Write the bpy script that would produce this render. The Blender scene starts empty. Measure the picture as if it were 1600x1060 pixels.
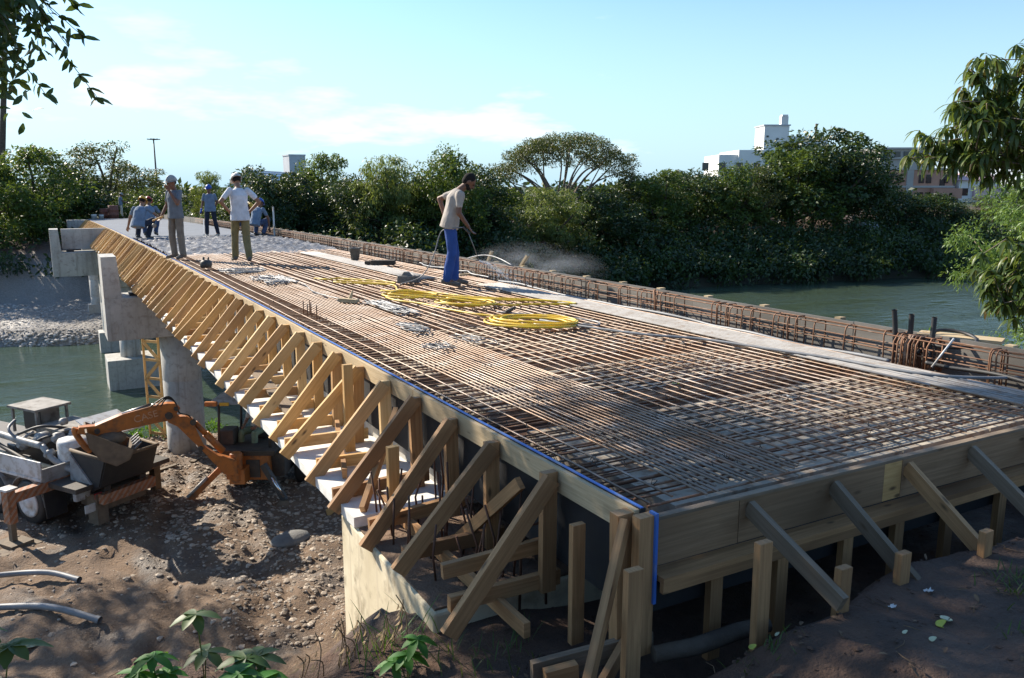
import bpy, bmesh, math, random
import numpy as np
from mathutils import Vector, Matrix, noise
S = bpy.context.scene
COL = S.collection
R = math.radians
rnd = random.Random(7)
V = Vector

# ------------------------------------------------------------------ helpers
def tag(o, label=None, cat=None, group=None, kind=None):
    if label: o['label'] = label
    if cat: o['category'] = cat
    if group: o['group'] = group
    if kind: o['kind'] = kind
    return o
def empty(name, loc=(0, 0, 0), rz=0, label=None, cat=None, group=None):
    o = bpy.data.objects.new(name, None); o.empty_display_size = .1
    o.location = loc; o.rotation_euler = (0, 0, rz); COL.objects.link(o)
    return tag(o, label, cat, group)
def link(name, me, parent=None, m=None):
    o = bpy.data.objects.new(name, me); COL.objects.link(o)
    if m is not None and not me.materials: me.materials.append(m)
    if parent is not None: o.parent = parent
    return o
class MB:
    """collects shapes, then becomes one mesh object"""
    def __init__(s): s.v = []; s.f = []; s.uv = []; s.sm = []
    def add(s, vs, fs, uvs=None, smooth=False):
        b = len(s.v); s.v += [tuple(q) for q in vs]
        for i, f in enumerate(fs):
            s.f.append([b + k for k in f]); s.sm.append(smooth)
            s.uv += list(uvs[i]) if uvs else [(0.0, 0.0)] * len(f)
        return s
    def board(s, a, b, w, t, up=(0, 0, 1), taper=1.0, tw=0):
        """timber from a to b; w = size across in the up-ish direction, t = thickness"""
        a = V(a); b = V(b); d = (b - a); L = d.length; d.normalize()
        u = V(up); u = (u - d * u.dot(d))
        if u.length < 1e-4: u = V((1, 0, 0)) - d * d.x
        u.normalize(); n = d.cross(u)
        vs = []
        for p, k in ((a, 1), (b, taper)):
            for (i, j) in ((-1, -1), (1, -1), (1, 1), (-1, 1)):
                vs.append(p + u * (i * w / 2 * k) + n * (j * t / 2 * k))
        o = rnd.random() * 40; q = rnd.random() * 40
        fs = [(0, 1, 2, 3), (7, 6, 5, 4)]; uvs = [[(o, q), (o + .01, q + w), (o + .01 + t, q + w), (o + t, q)]] * 2
        per = [0, w, w + t, 2 * w + t, 2 * w + 2 * t]
        for i in range(4):
            j = (i + 1) % 4
            fs.append((i, i + 4, j + 4, j)); uvs.append([(o, q + per[i]), (o + L, q + per[i]), (o + L, q + per[i + 1]), (o, q + per[i + 1])])
        return s.add(vs, fs, uvs)
    def box(s, x0, x1, y0, y1, z0, z1):
        vs = [(x, y, z) for z in (z0, z1) for (x, y) in ((x0, y0), (x1, y0), (x1, y1), (x0, y1))]
        fs = [(3, 2, 1, 0), (4, 5, 6, 7), (0, 1, 5, 4), (1, 2, 6, 5), (2, 3, 7, 6), (3, 0, 4, 7)]
        uvs = [[(vs[k][0] + vs[k][1], vs[k][2] + vs[k][1] * .3) for k in f] for f in fs]
        return s.add(vs, fs, uvs)
    def cbox(s, c, sz, M=None):
        b = MB(); b.box(*[q for i in range(3) for q in (c[i] - sz[i] / 2, c[i] + sz[i] / 2)])
        vs = b.v if M is None else [M @ V(q) for q in b.v]
        k = len(s.v); s.v += [tuple(q) for q in vs]
        s.f += [[k + i for i in f] for f in b.f]; s.uv += b.uv; s.sm += b.sm
        return s
    def hexa(s, q, smooth=False):
        """8 corners, bottom four then top four"""
        return s.add(q, [(3, 2, 1, 0), (4, 5, 6, 7), (0, 1, 5, 4), (1, 2, 6, 5), (2, 3, 7, 6), (3, 0, 4, 7)], None, smooth)
    def tube(s, pts, r, n=6, caps=True, smooth=True, ell=None):
        pts = [V(p) for p in pts]; m = len(pts); rs = r if isinstance(r, (list, tuple)) else [r] * m
        b = len(s.v); ref = None; L = 0
        lens = [0]
        for i in range(1, m): L += (pts[i] - pts[i - 1]).length; lens.append(L)
        for i, p in enumerate(pts):
            d = (pts[min(i + 1, m - 1)] - pts[max(i - 1, 0)])
            if d.length < 1e-9: d = V((0, 0, 1))
            d.normalize()
            if ref is None: ref = V((0, 0, 1)) if abs(d.z) < .9 else V((1, 0, 0))
            u = ref - d * ref.dot(d)
            if u.length < 1e-6: u = d.orthogonal()
            u.normalize(); ref = u; w = d.cross(u)
            for k in range(n):
                t = 2 * math.pi * k / n
                s.v.append(tuple(p + u * (math.cos(t) * rs[i]) + w * (math.sin(t) * rs[i])))
        for i in range(m - 1):
            for k in range(n):
                j = (k + 1) % n
                s.f.append([b + i * n + k, b + i * n + j, b + (i + 1) * n + j, b + (i + 1) * n + k]); s.sm.append(smooth)
                s.uv += [(lens[i], k / n), (lens[i], (k + 1) / n), (lens[i + 1], (k + 1) / n), (lens[i + 1], k / n)]
        if caps:
            s.f.append([b + k for k in range(n)][::-1]); s.sm.append(False); s.uv += [(0, 0)] * n
            s.f.append([b + (m - 1) * n + k for k in range(n)]); s.sm.append(False); s.uv += [(0, 0)] * n
        return s
    def rings(s, rr, smooth=True, caps=True):
        b = len(s.v); n = len(rr[0])
        for ring in rr: s.v += [tuple(p) for p in ring]
        for i in range(len(rr) - 1):
            for k in range(n):
                j = (k + 1) % n
                s.f.append([b + i * n + k, b + i * n + j, b + (i + 1) * n + j, b + (i + 1) * n + k]); s.sm.append(smooth); s.uv += [(0, 0)] * 4
        if caps:
            s.f.append([b + k for k in range(n)][::-1]); s.f.append([b + (len(rr) - 1) * n + k for k in range(n)])
            s.sm += [False, False]; s.uv += [(0, 0)] * (2 * n)
        return s
    def lathe(s, c, prof, n=24, axis='z', M=None, smooth=True):
        rr = []
        for (r, h) in prof:
            ring = []
            for k in range(n):
                t = 2 * math.pi * k / n; x, y = r * math.cos(t), r * math.sin(t)
                p = V((x, y, h)) if axis == 'z' else (V((h, x, y)) if axis == 'x' else V((y, h, x)))
                if M is not None: p = M @ p
                ring.append(V(c) + p)
            rr.append(ring)
        return s.rings(rr, smooth)
    def ball(s, c, r, n=12, m=8, M=None):
        r = r if isinstance(r, (list, tuple)) else (r, r, r)
        rr = []
        for i in range(m + 1):
            ph = math.pi * (i / m - .5) * .98
            ring = []
            for k in range(n):
                t = 2 * math.pi * k / n
                p = V((r[0] * math.cos(ph) * math.cos(t), r[1] * math.cos(ph) * math.sin(t), r[2] * math.sin(ph)))
                if M is not None: p = M @ p
                ring.append(V(c) + p)
            rr.append(ring)
        return s.rings(rr)
    def limb(s, a, b, ra, rb, n=12):
        a = V(a); b = V(b); d = (b - a); L = d.length
        if L < 1e-6: return s
        dn = d / L
        ps = []; rs = []
        for t in (-.94, -.7, -.35): ps.append(a + dn * ra * t); rs.append(ra * math.sqrt(max(0.02, 1 - t * t)))
        for t in (0, .33, .66, 1): ps.append(a + d * t); rs.append(ra + (rb - ra) * t)
        for t in (.35, .7, .94): ps.append(b + dn * rb * t); rs.append(rb * math.sqrt(max(0.02, 1 - t * t)))
        return s.tube(ps, rs, n)
    def mesh(s, name, m=None):
        me = bpy.data.meshes.new(name); me.from_pydata(s.v, [], s.f)
        uvl = me.uv_layers.new(name='UVMap')
        if s.uv: uvl.data.foreach_set('uv', np.array(s.uv, dtype=np.float32).ravel())
        me.polygons.foreach_set('use_smooth', s.sm)
        if m is not None: me.materials.append(m)
        me.update(); return me
    def build(s, name, m, parent=None, bevel=0):
        o = link(name, s.mesh(name, m), parent)
        if bevel:
            b = o.modifiers.new('bevel', 'BEVEL'); b.width = bevel; b.segments = 2; b.limit_method = 'ANGLE'
        return o
def copy_tree(o, parent=None):
    c = o.copy(); COL.objects.link(c)
    if parent is not None: c.parent = parent
    for ch in list(o.children): copy_tree(ch, c)
    return c
ORD = ['first', 'second', 'third', 'fourth', 'fifth', 'sixth', 'seventh', 'eighth', 'ninth', 'tenth', 'eleventh', 'twelfth', 'thirteenth', 'fourteenth', 'fifteenth', 'sixteenth', 'seventeenth', 'eighteenth', 'nineteenth']
TENS = {2: ('twenty', 'twentieth'), 3: ('thirty', 'thirtieth'), 4: ('forty', 'fortieth'), 5: ('fifty', 'fiftieth'), 6: ('sixty', 'sixtieth'), 7: ('seventy', 'seventieth'), 8: ('eighty', 'eightieth'), 9: ('ninety', 'ninetieth')}
def ordinal(k):
    if k < 20: return ORD[k - 1]
    t, u = divmod(k, 10)
    return TENS[t][1] if u == 0 else TENS[t][0] + '-' + ORD[u - 1]

# ------------------------------------------------------------------ materials
def nt(name):
    m = bpy.data.materials.new(name); m.use_nodes = True
    t = m.node_tree; return m, t, t.nodes['Principled BSDF']
def node(t, typ, **kw):
    n = t.nodes.new(typ)
    for k, v in kw.items():
        if k in n.inputs: n.inputs[k].default_value = v
        else: setattr(n, k, v)
    return n
def c4(c): return (c[0], c[1], c[2], 1)
def mixc(t, fac, a, b):
    n = t.nodes.new('ShaderNodeMix'); n.data_type = 'RGBA'
    for s_, v in ((0, fac), (6, a), (7, b)):
        if hasattr(v, 'is_output') or hasattr(v, 'links'): t.links.new(v, n.inputs[s_])
        else: n.inputs[s_].default_value = v if s_ == 0 else c4(v)
    return n.outputs[2]
def ramp(t, src, lo, hi):
    n = t.nodes.new('ShaderNodeMapRange'); n.inputs[1].default_value = lo; n.inputs[2].default_value = hi
    t.links.new(src, n.inputs[0]); return n.outputs[0]
def mapped(t, kind='Object', scale=(1, 1, 1)):
    tc = t.nodes.new('ShaderNodeTexCoord'); mp = t.nodes.new('ShaderNodeMapping'); mp.inputs['Scale'].default_value = scale
    t.links.new(tc.outputs[kind], mp.inputs['Vector']); return mp.outputs[0]
def noise_n(t, vec, scale, detail=6, rough=.6):
    n = node(t, 'ShaderNodeTexNoise', Scale=scale, Detail=detail, Roughness=rough)
    t.links.new(vec, n.inputs['Vector']); return n.outputs['Fac']
def bump(t, bs, h, strength=.3, dist=.02):
    b = node(t, 'ShaderNodeBump', Strength=strength, Distance=dist)
    t.links.new(h, b.inputs['Height']); t.links.new(b.outputs[0], bs.inputs['Normal'])
def MAT(name, a, b=None, rough=.7, scale=3, metal=0, bmp=.2, bd=.01, b2=None, s2=20, lo=.35, hi=.65, coords='Object'):
    m, t, bs = nt(name); bs.inputs['Roughness'].default_value = rough; bs.inputs['Metallic'].default_value = metal
    b = b or tuple(q * .75 for q in a)
    v = mapped(t, coords); n1 = noise_n(t, v, scale)
    c = mixc(t, ramp(t, n1, lo, hi), a, b)
    n2 = noise_n(t, v, s2)
    if b2: c = mixc(t, ramp(t, n2, .5, .72), c, b2)
    t.links.new(c, bs.inputs['Base Color'])
    if bmp: bump(t, bs, n2, bmp, bd)
    return m
def WOOD(name, a, b, dark=(.12, .07, .03), rough=.75):
    m, t, bs = nt(name); bs.inputs['Roughness'].default_value = rough
    v = mapped(t, 'UV', (1.2, 34, 1)); n1 = noise_n(t, v, 1.6, 5, .65)
    c = mixc(t, ramp(t, n1, .3, .7), a, b)
    v2 = mapped(t, 'UV', (1, 3, 1)); n2 = noise_n(t, v2, 2.1, 4)
    c = mixc(t, ramp(t, n2, .56, .8), c, tuple(.5 * (x + y) for x, y in zip(b, dark)))
    v3 = mapped(t, 'UV', (5, 14, 1)); vo = node(t, 'ShaderNodeTexVoronoi', Scale=.55); t.links.new(v3, vo.inputs['Vector'])
    c = mixc(t, ramp(t, vo.outputs['Distance'], .13, .05), c, dark)
    v4 = mapped(t, 'UV', (.02, .02, 1)); n4 = noise_n(t, v4, 30, 1)
    c = mixc(t, ramp(t, n4, .45, .75), c, tuple(q * .62 for q in b))
    t.links.new(c, bs.inputs['Base Color']); bump(t, bs, n1, .35, .004)
    return m
M = {}
M['wood'] = WOOD('pine_timber', (.66, .42, .17), (.46, .26, .085))
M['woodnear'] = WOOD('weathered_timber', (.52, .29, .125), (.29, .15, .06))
M['woodgrey'] = WOOD('grey_timber', (.29, .22, .15), (.16, .115, .07))
M['woodply'] = WOOD('plywood', (.36, .225, .12), (.21, .125, .06))
M['woodpale'] = WOOD('pale_timber', (.60, .47, .29), (.42, .31, .17))
M['conc'] = MAT('concrete', (.50, .49, .45), (.38, .37, .34), .85, 1.3, bmp=.3, b2=(.30, .28, .25), s2=9)
_t = M['conc'].node_tree; _b = _t.nodes['Principled BSDF']; _src = _b.inputs['Base Color'].links[0].from_socket
_t.links.new(mixc(_t, ramp(_t, noise_n(_t, mapped(_t, 'Object', (5, 5, .35)), 1.0, 5, .7), .52, .72), _src, (.24, .22, .19)), _b.inputs['Base Color'])
M['concw'] = MAT('pale_concrete', (.80, .79, .75), (.68, .67, .62), .8, 1.5, bmp=.2, b2=(.58, .55, .49), s2=7)
M['concy'] = MAT('board_marked_concrete', (.74, .65, .46), (.58, .49, .32), .85, 2.2, bmp=.3, b2=(.3, .24, .15), s2=6)
M['concslab'] = MAT('precast_plank_concrete', (.50, .45, .36), (.34, .29, .22), .9, 1.3, bmp=.4, b2=(.22, .12, .06), s2=9)
M['concnew'] = MAT('smooth_new_concrete', (.17, .185, .21), (.13, .145, .165), .95, 1.2, bmp=.1, s2=12)
M['concwet'] = MAT('wet_concrete', (.10, .105, .12), (.06, .065, .075), .6, 2.5, bmp=.8, bd=.03, b2=(.16, .17, .19), s2=12)
_t = M['concy'].node_tree; _w = node(_t, 'ShaderNodeTexWave', Scale=1.6, Distortion=.6); _w.bands_direction = 'Y'; _t.links.new(mapped(_t, 'Object'), _w.inputs['Vector']); _b = [n_ for n_ in _t.nodes if n_.type == 'BSDF_PRINCIPLED'][0]; _src = _b.inputs['Base Color'].links[0].from_socket; _t.links.new(mixc(_t, ramp(_t, _w.outputs['Fac'], .10, .0), _src, (.60, .51, .35)), _b.inputs['Base Color'])
M['rust'] = MAT('rusty_steel', (.24, .115, .06), (.15, .085, .05), .7, 1.2, metal=.25, bmp=.2, b2=(.34, .25, .19), s2=7)
M['rebar'] = MAT('rebar_steel', (.34, .265, .205), (.24, .145, .085), .5, .9, metal=.45, bmp=.2, b2=(.40, .35, .31), s2=3)
M['rustdark'] = MAT('dark_rusty_steel', (.13, .06, .035), (.08, .045, .03), .7, 2, metal=.3)
M['trough'] = MAT('rusty_trough', (.19, .075, .03), (.09, .042, .024), .9, 3)
M['white'] = MAT('white_paint', (.66, .67, .67), (.50, .49, .46), .5, 2, bmp=.05, b2=(.27, .21, .15), s2=4)
M['yellow'] = MAT('yellow_hose', (.80, .54, .02), (.66, .42, .03), .45, 4, bmp=0, b2=(.45, .33, .10), s2=9)
M['black'] = MAT('black_rubber', (.022, .022, .024), (.035, .034, .032), .55, 5, bmp=.1)
M['blackply'] = MAT('black_filmed_plywood', (.012, .012, .014), (.022, .02, .018), .8, 5, bmp=.05)
M['formgrey'] = WOOD('grey_form_board', (.21, .195, .175), (.14, .13, .115), (.1, .09, .08))
M['faded'] = MAT('faded_lettering', (.60, .40, .28), (.48, .25, .12), .7, 9)
M['rock'] = MAT('grey_rock', (.20, .20, .19), (.13, .125, .12), .8, 4, bmp=.5, bd=.03)
M['bundle'] = MAT('greyish_bars', (.40, .385, .36), (.30, .28, .255), .7, 3, bmp=.1, b2=(.22, .17, .13), s2=9)
M['wood2'] = WOOD('brown_pine_timber', (.54, .34, .15), (.36, .205, .085))
M['wood3'] = WOOD('yellow_pine_timber', (.72, .52, .27), (.55, .36, .15))
M['dirtycover'] = MAT('dirty_sheet_metal', (.30, .28, .25), (.17, .155, .135), .7, 3, b2=(.1, .08, .06), s2=6)
M['blue'] = MAT('blue_edge_paint', (.035, .13, .50), (.06, .17, .48), .5, 5, bmp=0, b2=(.25, .27, .32), s2=7)
M['greyhose'] = MAT('grey_hose', (.24, .25, .26), (.17, .175, .18), .5, 4, bmp=0)
M['wire'] = MAT('grey_wire', (.36, .36, .36), (.12, .12, .12), .5, 6, metal=.3, bmp=0)
M['orange'] = MAT('orange_machine_paint', (.50, .17, .035), (.38, .125, .03), .5, 2.5, bmp=.1, b2=(.14, .08, .045), s2=6)
M['steel'] = MAT('bare_steel', (.30, .30, .30), (.2, .19, .18), .4, 4, metal=.7)
M['chrome'] = MAT('polished_rod', (.8, .8, .8), (.7, .7, .7), .15, 4, metal=1, bmp=0)
M['darkmetal'] = MAT('dirty_dark_metal', (.05, .045, .04), (.09, .075, .06), .6, 5)
M['mud'] = MAT('muddy_metal', (.13, .10, .07), (.2, .15, .10), .8, 6)
M['skin'] = MAT('brown_skin', (.19, .09, .055), (.16, .075, .045), .55, 8, bmp=0)
M['skinl'] = MAT('tanned_skin', (.30, .16, .10), (.26, .13, .08), .55, 8, bmp=0)
M['hair'] = MAT('black_hair', (.009, .007, .006), (.014, .011, .009), 1, 30, bmp=.3)
M['red'] = MAT('red_plastic', (.5, .03, .02), (.42, .025, .02), .4, 5, bmp=0)
M['redbrown'] = MAT('red_brown_drum', (.22, .08, .05), (.15, .06, .04), .7, 5)
M['yellowp'] = MAT('yellow_plastic', (.72, .42, .03), (.62, .35, .03), .4, 5, bmp=0)
M['bluep'] = MAT('blue_plastic', (.02, .09, .42), (.02, .07, .35), .35, 5, bmp=0)
M['greyp'] = MAT('grey_plastic', (.36, .37, .37), (.26, .26, .25), .5, 4, bmp=0, b2=(.16, .13, .10), s2=6)
M['glass'] = MAT('dark_glass', (.02, .025, .03), (.03, .035, .04), .08, 2, bmp=0)
def LEAF(name, a, b, c=None, trans=.3, rough=.5, tip=None):
    m, t, bs = nt(name); bs.inputs['Roughness'].default_value = rough
    uv = t.nodes.new('ShaderNodeUVMap'); sp = t.nodes.new('ShaderNodeSeparateXYZ'); t.links.new(uv.outputs[0], sp.inputs[0])
    col = mixc(t, sp.outputs[0], a, b)
    v = mapped(t, 'Object'); n = noise_n(t, v, .55, 3)
    col = mixc(t, ramp(t, n, .48, .7), col, c or tuple(q * 1.5 for q in b))
    if tip: col = mixc(t, ramp(t, sp.outputs[0], .95, .98), col, tip)
    t.links.new(col, bs.inputs['Base Color'])
    tr = t.nodes.new('ShaderNodeBsdfTranslucent'); mx = t.nodes.new('ShaderNodeMixShader'); mx.inputs[0].default_value = trans
    br = mixc(t, .35, col, (.25, .30, .02)); t.links.new(br, tr.inputs[0])
    t.links.new(bs.outputs[0], mx.inputs[1]); t.links.new(tr.outputs[0], mx.inputs[2])
    t.links.new(mx.outputs[0], t.nodes['Material Output'].inputs[0]); return m
M['leafdark'] = LEAF('dark_foliage', (.012, .034, .013), (.028, .066, .018), (.050, .10, .022), .2)
M['leafmid'] = LEAF('mid_foliage', (.035, .075, .014), (.075, .135, .022), (.11, .17, .03), .36)
M['leafpale'] = LEAF('pale_foliage', (.09, .13, .03), (.16, .20, .05), (.19, .23, .06), .42)
M['leafolive'] = LEAF('olive_foliage', (.05, .065, .02), (.085, .10, .03), (.10, .11, .03), .25)
M['leafmango'] = LEAF('long_glossy_leaves', (.04, .085, .02), (.12, .165, .035), (.15, .19, .04), .42, .4, tip=(.22, .13, .05))
M['leafnear'] = LEAF('overhanging_leaves', (.016, .045, .016), (.035, .08, .025), (.045, .10, .02), .3, .4)
M['leaffresh'] = LEAF('fresh_leaves', (.03, .14, .01), (.055, .20, .015), (.08, .24, .02), .4, .6)
M['leaffeather'] = LEAF('bright_feathery_leaves', (.09, .18, .04), (.16, .27, .06), (.19, .30, .06), .4)
M['dry'] = MAT('dry_stalk', (.28, .20, .10), (.18, .11, .05), .8, 9, bmp=0)
M['bark'] = MAT('bark', (.11, .085, .06), (.06, .045, .032), .9, 5, bmp=.6, bd=.02)
M['barkpale'] = MAT('pale_bark', (.24, .20, .15), (.13, .10, .075), .9, 4, bmp=.5, bd=.02)

# ground: mud with gravel and damp patches (real stones are added on top)
M['mudtop'] = MAT('rough_earthy_concrete', (.20, .13, .085), (.13, .085, .055), .95, 4, bmp=.9, bd=.04, s2=16)
m, t, bs = nt('river_bank_ground'); bs.inputs['Roughness'].default_value = .9
v = mapped(t, 'Object'); nA = noise_n(t, v, .55, 8, .65); nB = noise_n(t, v, 3.2, 8, .7); nC = noise_n(t, v, 22, 5, .7)
c = mixc(t, ramp(t, nB, .35, .65), (.235, .158, .10), (.135, .09, .06))
c = mixc(t, ramp(t, nA, .5, .64), c, (.11, .088, .07))
c = mixc(t, ramp(t, nC, .52, .75), c, (.25, .19, .135))
geo = t.nodes.new('ShaderNodeNewGeometry'); sx = t.nodes.new('ShaderNodeSeparateXYZ'); t.links.new(geo.outputs['Position'], sx.inputs[0])
gx = t.nodes.new('ShaderNodeMath'); gx.operation = 'MULTIPLY'; t.links.new(ramp(t, sx.outputs[1], 36, 39), gx.inputs[0]); t.links.new(ramp(t, sx.outputs[0], 8, 5), gx.inputs[1])
c = mixc(t, ramp(t, sx.outputs[1], 36, 39), c, (.035, .035, .02))
c = mixc(t, gx.outputs[0], c, mixc(t, ramp(t, nC, .4, .7), (.20, .185, .165), (.42, .39, .35)))     # far gravel bank
c = mixc(t, ramp(t, sx.outputs[2], 2.2, 3.2), c, mixc(t, ramp(t, nB, .4, .6), (.11, .063, .04), (.065, .042, .03)))      # dark topsoil
c = mixc(t, ramp(t, sx.outputs[1], 62, 75), c, (.03, .045, .015))
t.links.new(c, bs.inputs['Base Color']); rr_ = ramp(t, nA, .62, .5)
mr = t.nodes.new('ShaderNodeMapRange'); mr.inputs[3].default_value = .45; mr.inputs[4].default_value = .95; t.links.new(nA, mr.inputs[0]); mr.inputs[1].default_value = .66; mr.inputs[2].default_value = .5
t.links.new(mr.outputs[0], bs.inputs['Roughness'])
ad = t.nodes.new('ShaderNodeMath'); ad.operation = 'ADD'; t.links.new(nB, ad.inputs[0]); t.links.new(nC, ad.inputs[1])
bump(t, bs, ad.outputs[0], .8, .05); M['ground'] = m
# water
m, t, bs = nt('river_water'); bs.inputs['Base Color'].default_value = (.052, .078, .052, 1); bs.inputs['Roughness'].default_value = .05; bs.inputs['IOR'].default_value = 1.33
v = mapped(t, 'Object', (1, 1.6, 1)); w1 = noise_n(t, v, 1.5, 5, .62); v2 = mapped(t, 'Object', (.12, .35, 1)); w2 = noise_n(t, v2, 1, 3)
mu = t.nodes.new('ShaderNodeMath'); mu.operation = 'MULTIPLY'; t.links.new(w1, mu.inputs[0]); t.links.new(ramp(t, w2, .3, .6), mu.inputs[1])
bump(t, bs, mu.outputs[0], .9, .2); M['water'] = m

# ------------------------------------------------------------------ camera, light, sky
CX, CY, CZ = -2.529, -3.116, 7.0
f_px = 1285.0
cam = bpy.data.cameras.new('camera'); co = bpy.data.objects.new('camera', cam); COL.objects.link(co); S.camera = co
cam.sensor_fit = 'HORIZONTAL'; cam.sensor_width = 36; cam.lens = f_px / 1600 * 36; cam.clip_end = 3000; cam.clip_start = .05
co.location = (CX, CY, CZ); co.rotation_euler = (R(90 - 10.579), 0, -R(29.447))
SUN_EL, SUN_AZ = R(33), R(25)           # azimuth measured from +Y towards -X
sd = V((-math.sin(SUN_AZ) * math.cos(SUN_EL), math.cos(SUN_AZ) * math.cos(SUN_EL), math.sin(SUN_EL)))
L = bpy.data.lights.new('sun', 'SUN'); L.energy = 5.0; L.angle = R(.5); L.color = (1, .90, .76)
lo = bpy.data.objects.new('sun', L); COL.objects.link(lo); lo.rotation_euler = sd.to_track_quat('Z', 'Y').to_euler(); lo.location = (0, 0, 60)
W = bpy.data.worlds.new('World'); S.world = W; W.use_nodes = True; t = W.node_tree
bg = t.nodes['Background']; sky = t.nodes.new('ShaderNodeTexSky'); sky.sky_type = 'NISHITA'; sky.sun_disc = False
sky.sun_elevation = SUN_EL; sky.sun_rotation = -SUN_AZ; sky.altitude = 50; sky.air_density = 1.0; sky.dust_density = .3; sky.ozone_density = 1.5
tc = t.nodes.new('ShaderNodeTexCoord'); mp = t.nodes.new('ShaderNodeMapping'); mp.inputs['Scale'].default_value = (2.2, 2.2, 9); mp.inputs['Location'].default_value = (3.1, 1.4, .6)
t.links.new(tc.outputs['Generated'], mp.inputs[0])
cn = noise_n(t, mp.outputs[0], 1.25, 7, .55)
sz = t.nodes.new('ShaderNodeSeparateXYZ'); t.links.new(tc.outputs['Generated'], sz.inputs[0])
band = ramp(t, sz.outputs[2], .26, .05); mm = t.nodes.new('ShaderNodeMath'); mm.operation = 'MULTIPLY'
t.links.new(ramp(t, cn, .565, .66), mm.inputs[0]); t.links.new(band, mm.inputs[1])
ti = t.nodes.new('ShaderNodeMix'); ti.data_type = 'RGBA'; ti.blend_type = 'MULTIPLY'; ti.inputs[0].default_value = 1; t.links.new(sky.outputs[0], ti.inputs[6]); ti.inputs[7].default_value = (.86, 1.02, 1.14, 1)
hzn = mixc(t, ramp(t, sz.outputs[2], .22, .0), ti.outputs[2], (3.3, 4.75, 5.7))
cc = mixc(t, mm.outputs[0], hzn, (6.9, 7.1, 7.4)); t.links.new(cc, bg.inputs[0]); bg.inputs[1].default_value = .098
S.view_settings.view_transform = 'Standard'; S.view_settings.look = 'None'; S.view_settings.exposure = .92; S.view_settings.gamma = 1
S.cycles.max_bounces = 8; S.cycles.transparent_max_bounces = 8; S.cycles.volume_step_rate = 2

# ------------------------------------------------------------------ terrain
def sst(a, b, x):
    t_ = min(1, max(0, (x - a) / (b - a))); return t_ * t_ * (3 - 2 * t_)
def fbm(x, y, s, o=3):
    return noise.fractal(V((x * s, y * s, .37)), 1, 2, o)
def near_shore(x): return 20.9 + 1.1 * math.sin(x * .5 + 2) + max(0, min(8, (x - 8) * .9)) * -1
def far_shore(x): return 40.6 - .15 * min(x, 10) * (x < 10) - (0 if x < 10 else 1.5) + (max(0, x - 4) * .19 if x < 34 else 5.7 - (x - 34) * .22) + .4 * math.sin(x * .9)
def height(x, y):
    # near bank plateau and mound
    n1 = fbm(x, y, 1.7) * .05 + fbm(x, y, .5) * .07 + fbm(x, y, 6) * .016
    if x > -.62: crest = 2.4 - max(0, x - 7) * .25
    else: crest = 1.25 + .12 * sst(-1.3, -.8, x) - max(0, -2.3 - x) * 1.7 + .18 * math.sin(x * 4)
    if x > -.4:
        front = 4.94 + .02 * x + .06 * max(0, -.7 - y)
        cut = sst(-.62, -.05, y + .06 * math.sin(x * 3))
        m_ = front * (1 - cut) + 4.36 * cut
        if x > 5: m_ = max(m_, 4.7)
        bl = sst(-.4, .5, x); side = 4.52 - .26 * y * (y < 0) - .06 * max(0, y)
        m_ = m_ * bl + side * (1 - bl)
    else:
        m_ = 4.52 - .26 * min(y, 0) - .06 * max(0, y) + .10 * max(0, -.8 - x) * (x > -3)
    m_ += n1 * .9 - .32 * sst(-2.1, -1.5, x) * (1 - .75 * sst(-1.4, -.8, x)) * sst(-.1, .9, y)
    rut = 0
    if 8 < y < 20 and x < 4:
        for (ox, oa) in ((-1.2, .35), (.3, .35), (-3.0, -.5), (-1.6, -.5)):
            dd = abs((x - ox) - (y - 12) * oa * .5 + .15 * math.sin(y)); rut += -.055 * math.exp(-(dd / .16) ** 2) * (1 + .5 * math.sin(y * 22)) + .03 * math.exp(-((dd - .3) / .12) ** 2)
    floor = .12 + rut + n1 * 1.6 + .05 * math.sin(y * 2.1 + x)
    d = y - crest
    z = m_ if d < 0 else max(floor, m_ - 1.7 * d)
    if z > floor: z += fbm(x, y, 3) * .08 * min(1, max(0, d) * 2)
    # river
    ns = near_shore(x); fs = far_shore(x)
    if y > ns - 1.2:
        k = sst(ns - 1.2, ns + 2.5, y); z = z * (1 - k) + (-2.2) * k
    if y > fs - 2:
        k = sst(fs - 1.5, fs + 1.2, y); top = .12 + .035 * max(0, y - fs - 1)
        top += sst(fs + (10 if x < 3 else 2), fs + (15 if x < 3 else 9), y) * 1.3
        top = min(top, 2.4) + sst(fs + 9, fs + 16, y) * 1.6
        z = -2.2 * (1 - k) + (top + n1) * k
    return z
def axis(parts):
    out = []
    for a, b, s_ in parts:
        n = max(1, int(round((b - a) / s_)))
        out += [a + (b - a) * i / n for i in range(n)]
    return out + [parts[-1][1]]
xs = axis([(-900, -60, 120), (-60, -12, 3), (-12, -5, .5), (-5, 4, .1), (4, 12, .35), (12, 80, 2), (80, 160, 10), (160, 1200, 150)])
ys = axis([(-60, -5, 8), (-5, 3.6, .075), (3.6, 21, .15), (21, 38, 1.2), (38, 56, .6), (56, 100, 4), (100, 1500, 140)])
vs = [(x, y, height(x, y)) for y in ys for x in xs]; nx = len(xs)
fs_ = [(j * nx + i, j * nx + i + 1, (j + 1) * nx + i + 1, (j + 1) * nx + i) for j in range(len(ys) - 1) for i in range(nx - 1)]
g = MB(); g.v = vs; g.f = [list(f) for f in fs_]; g.sm = [True] * len(fs_); g.uv = []
me = bpy.data.meshes.new('ground'); me.from_pydata(vs, [], fs_); me.polygons.foreach_set('use_smooth', [True] * len(fs_)); me.materials.append(M['ground'])
tag(link('ground', me), kind='structure')
w = MB(); w.add([(-300, 15, -.5), (400, 15, -.5), (400, 60, -.5), (-300, 60, -.5)], [(0, 1, 2, 3)]); tag(w.build('water', M['water']), kind='structure')
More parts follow.
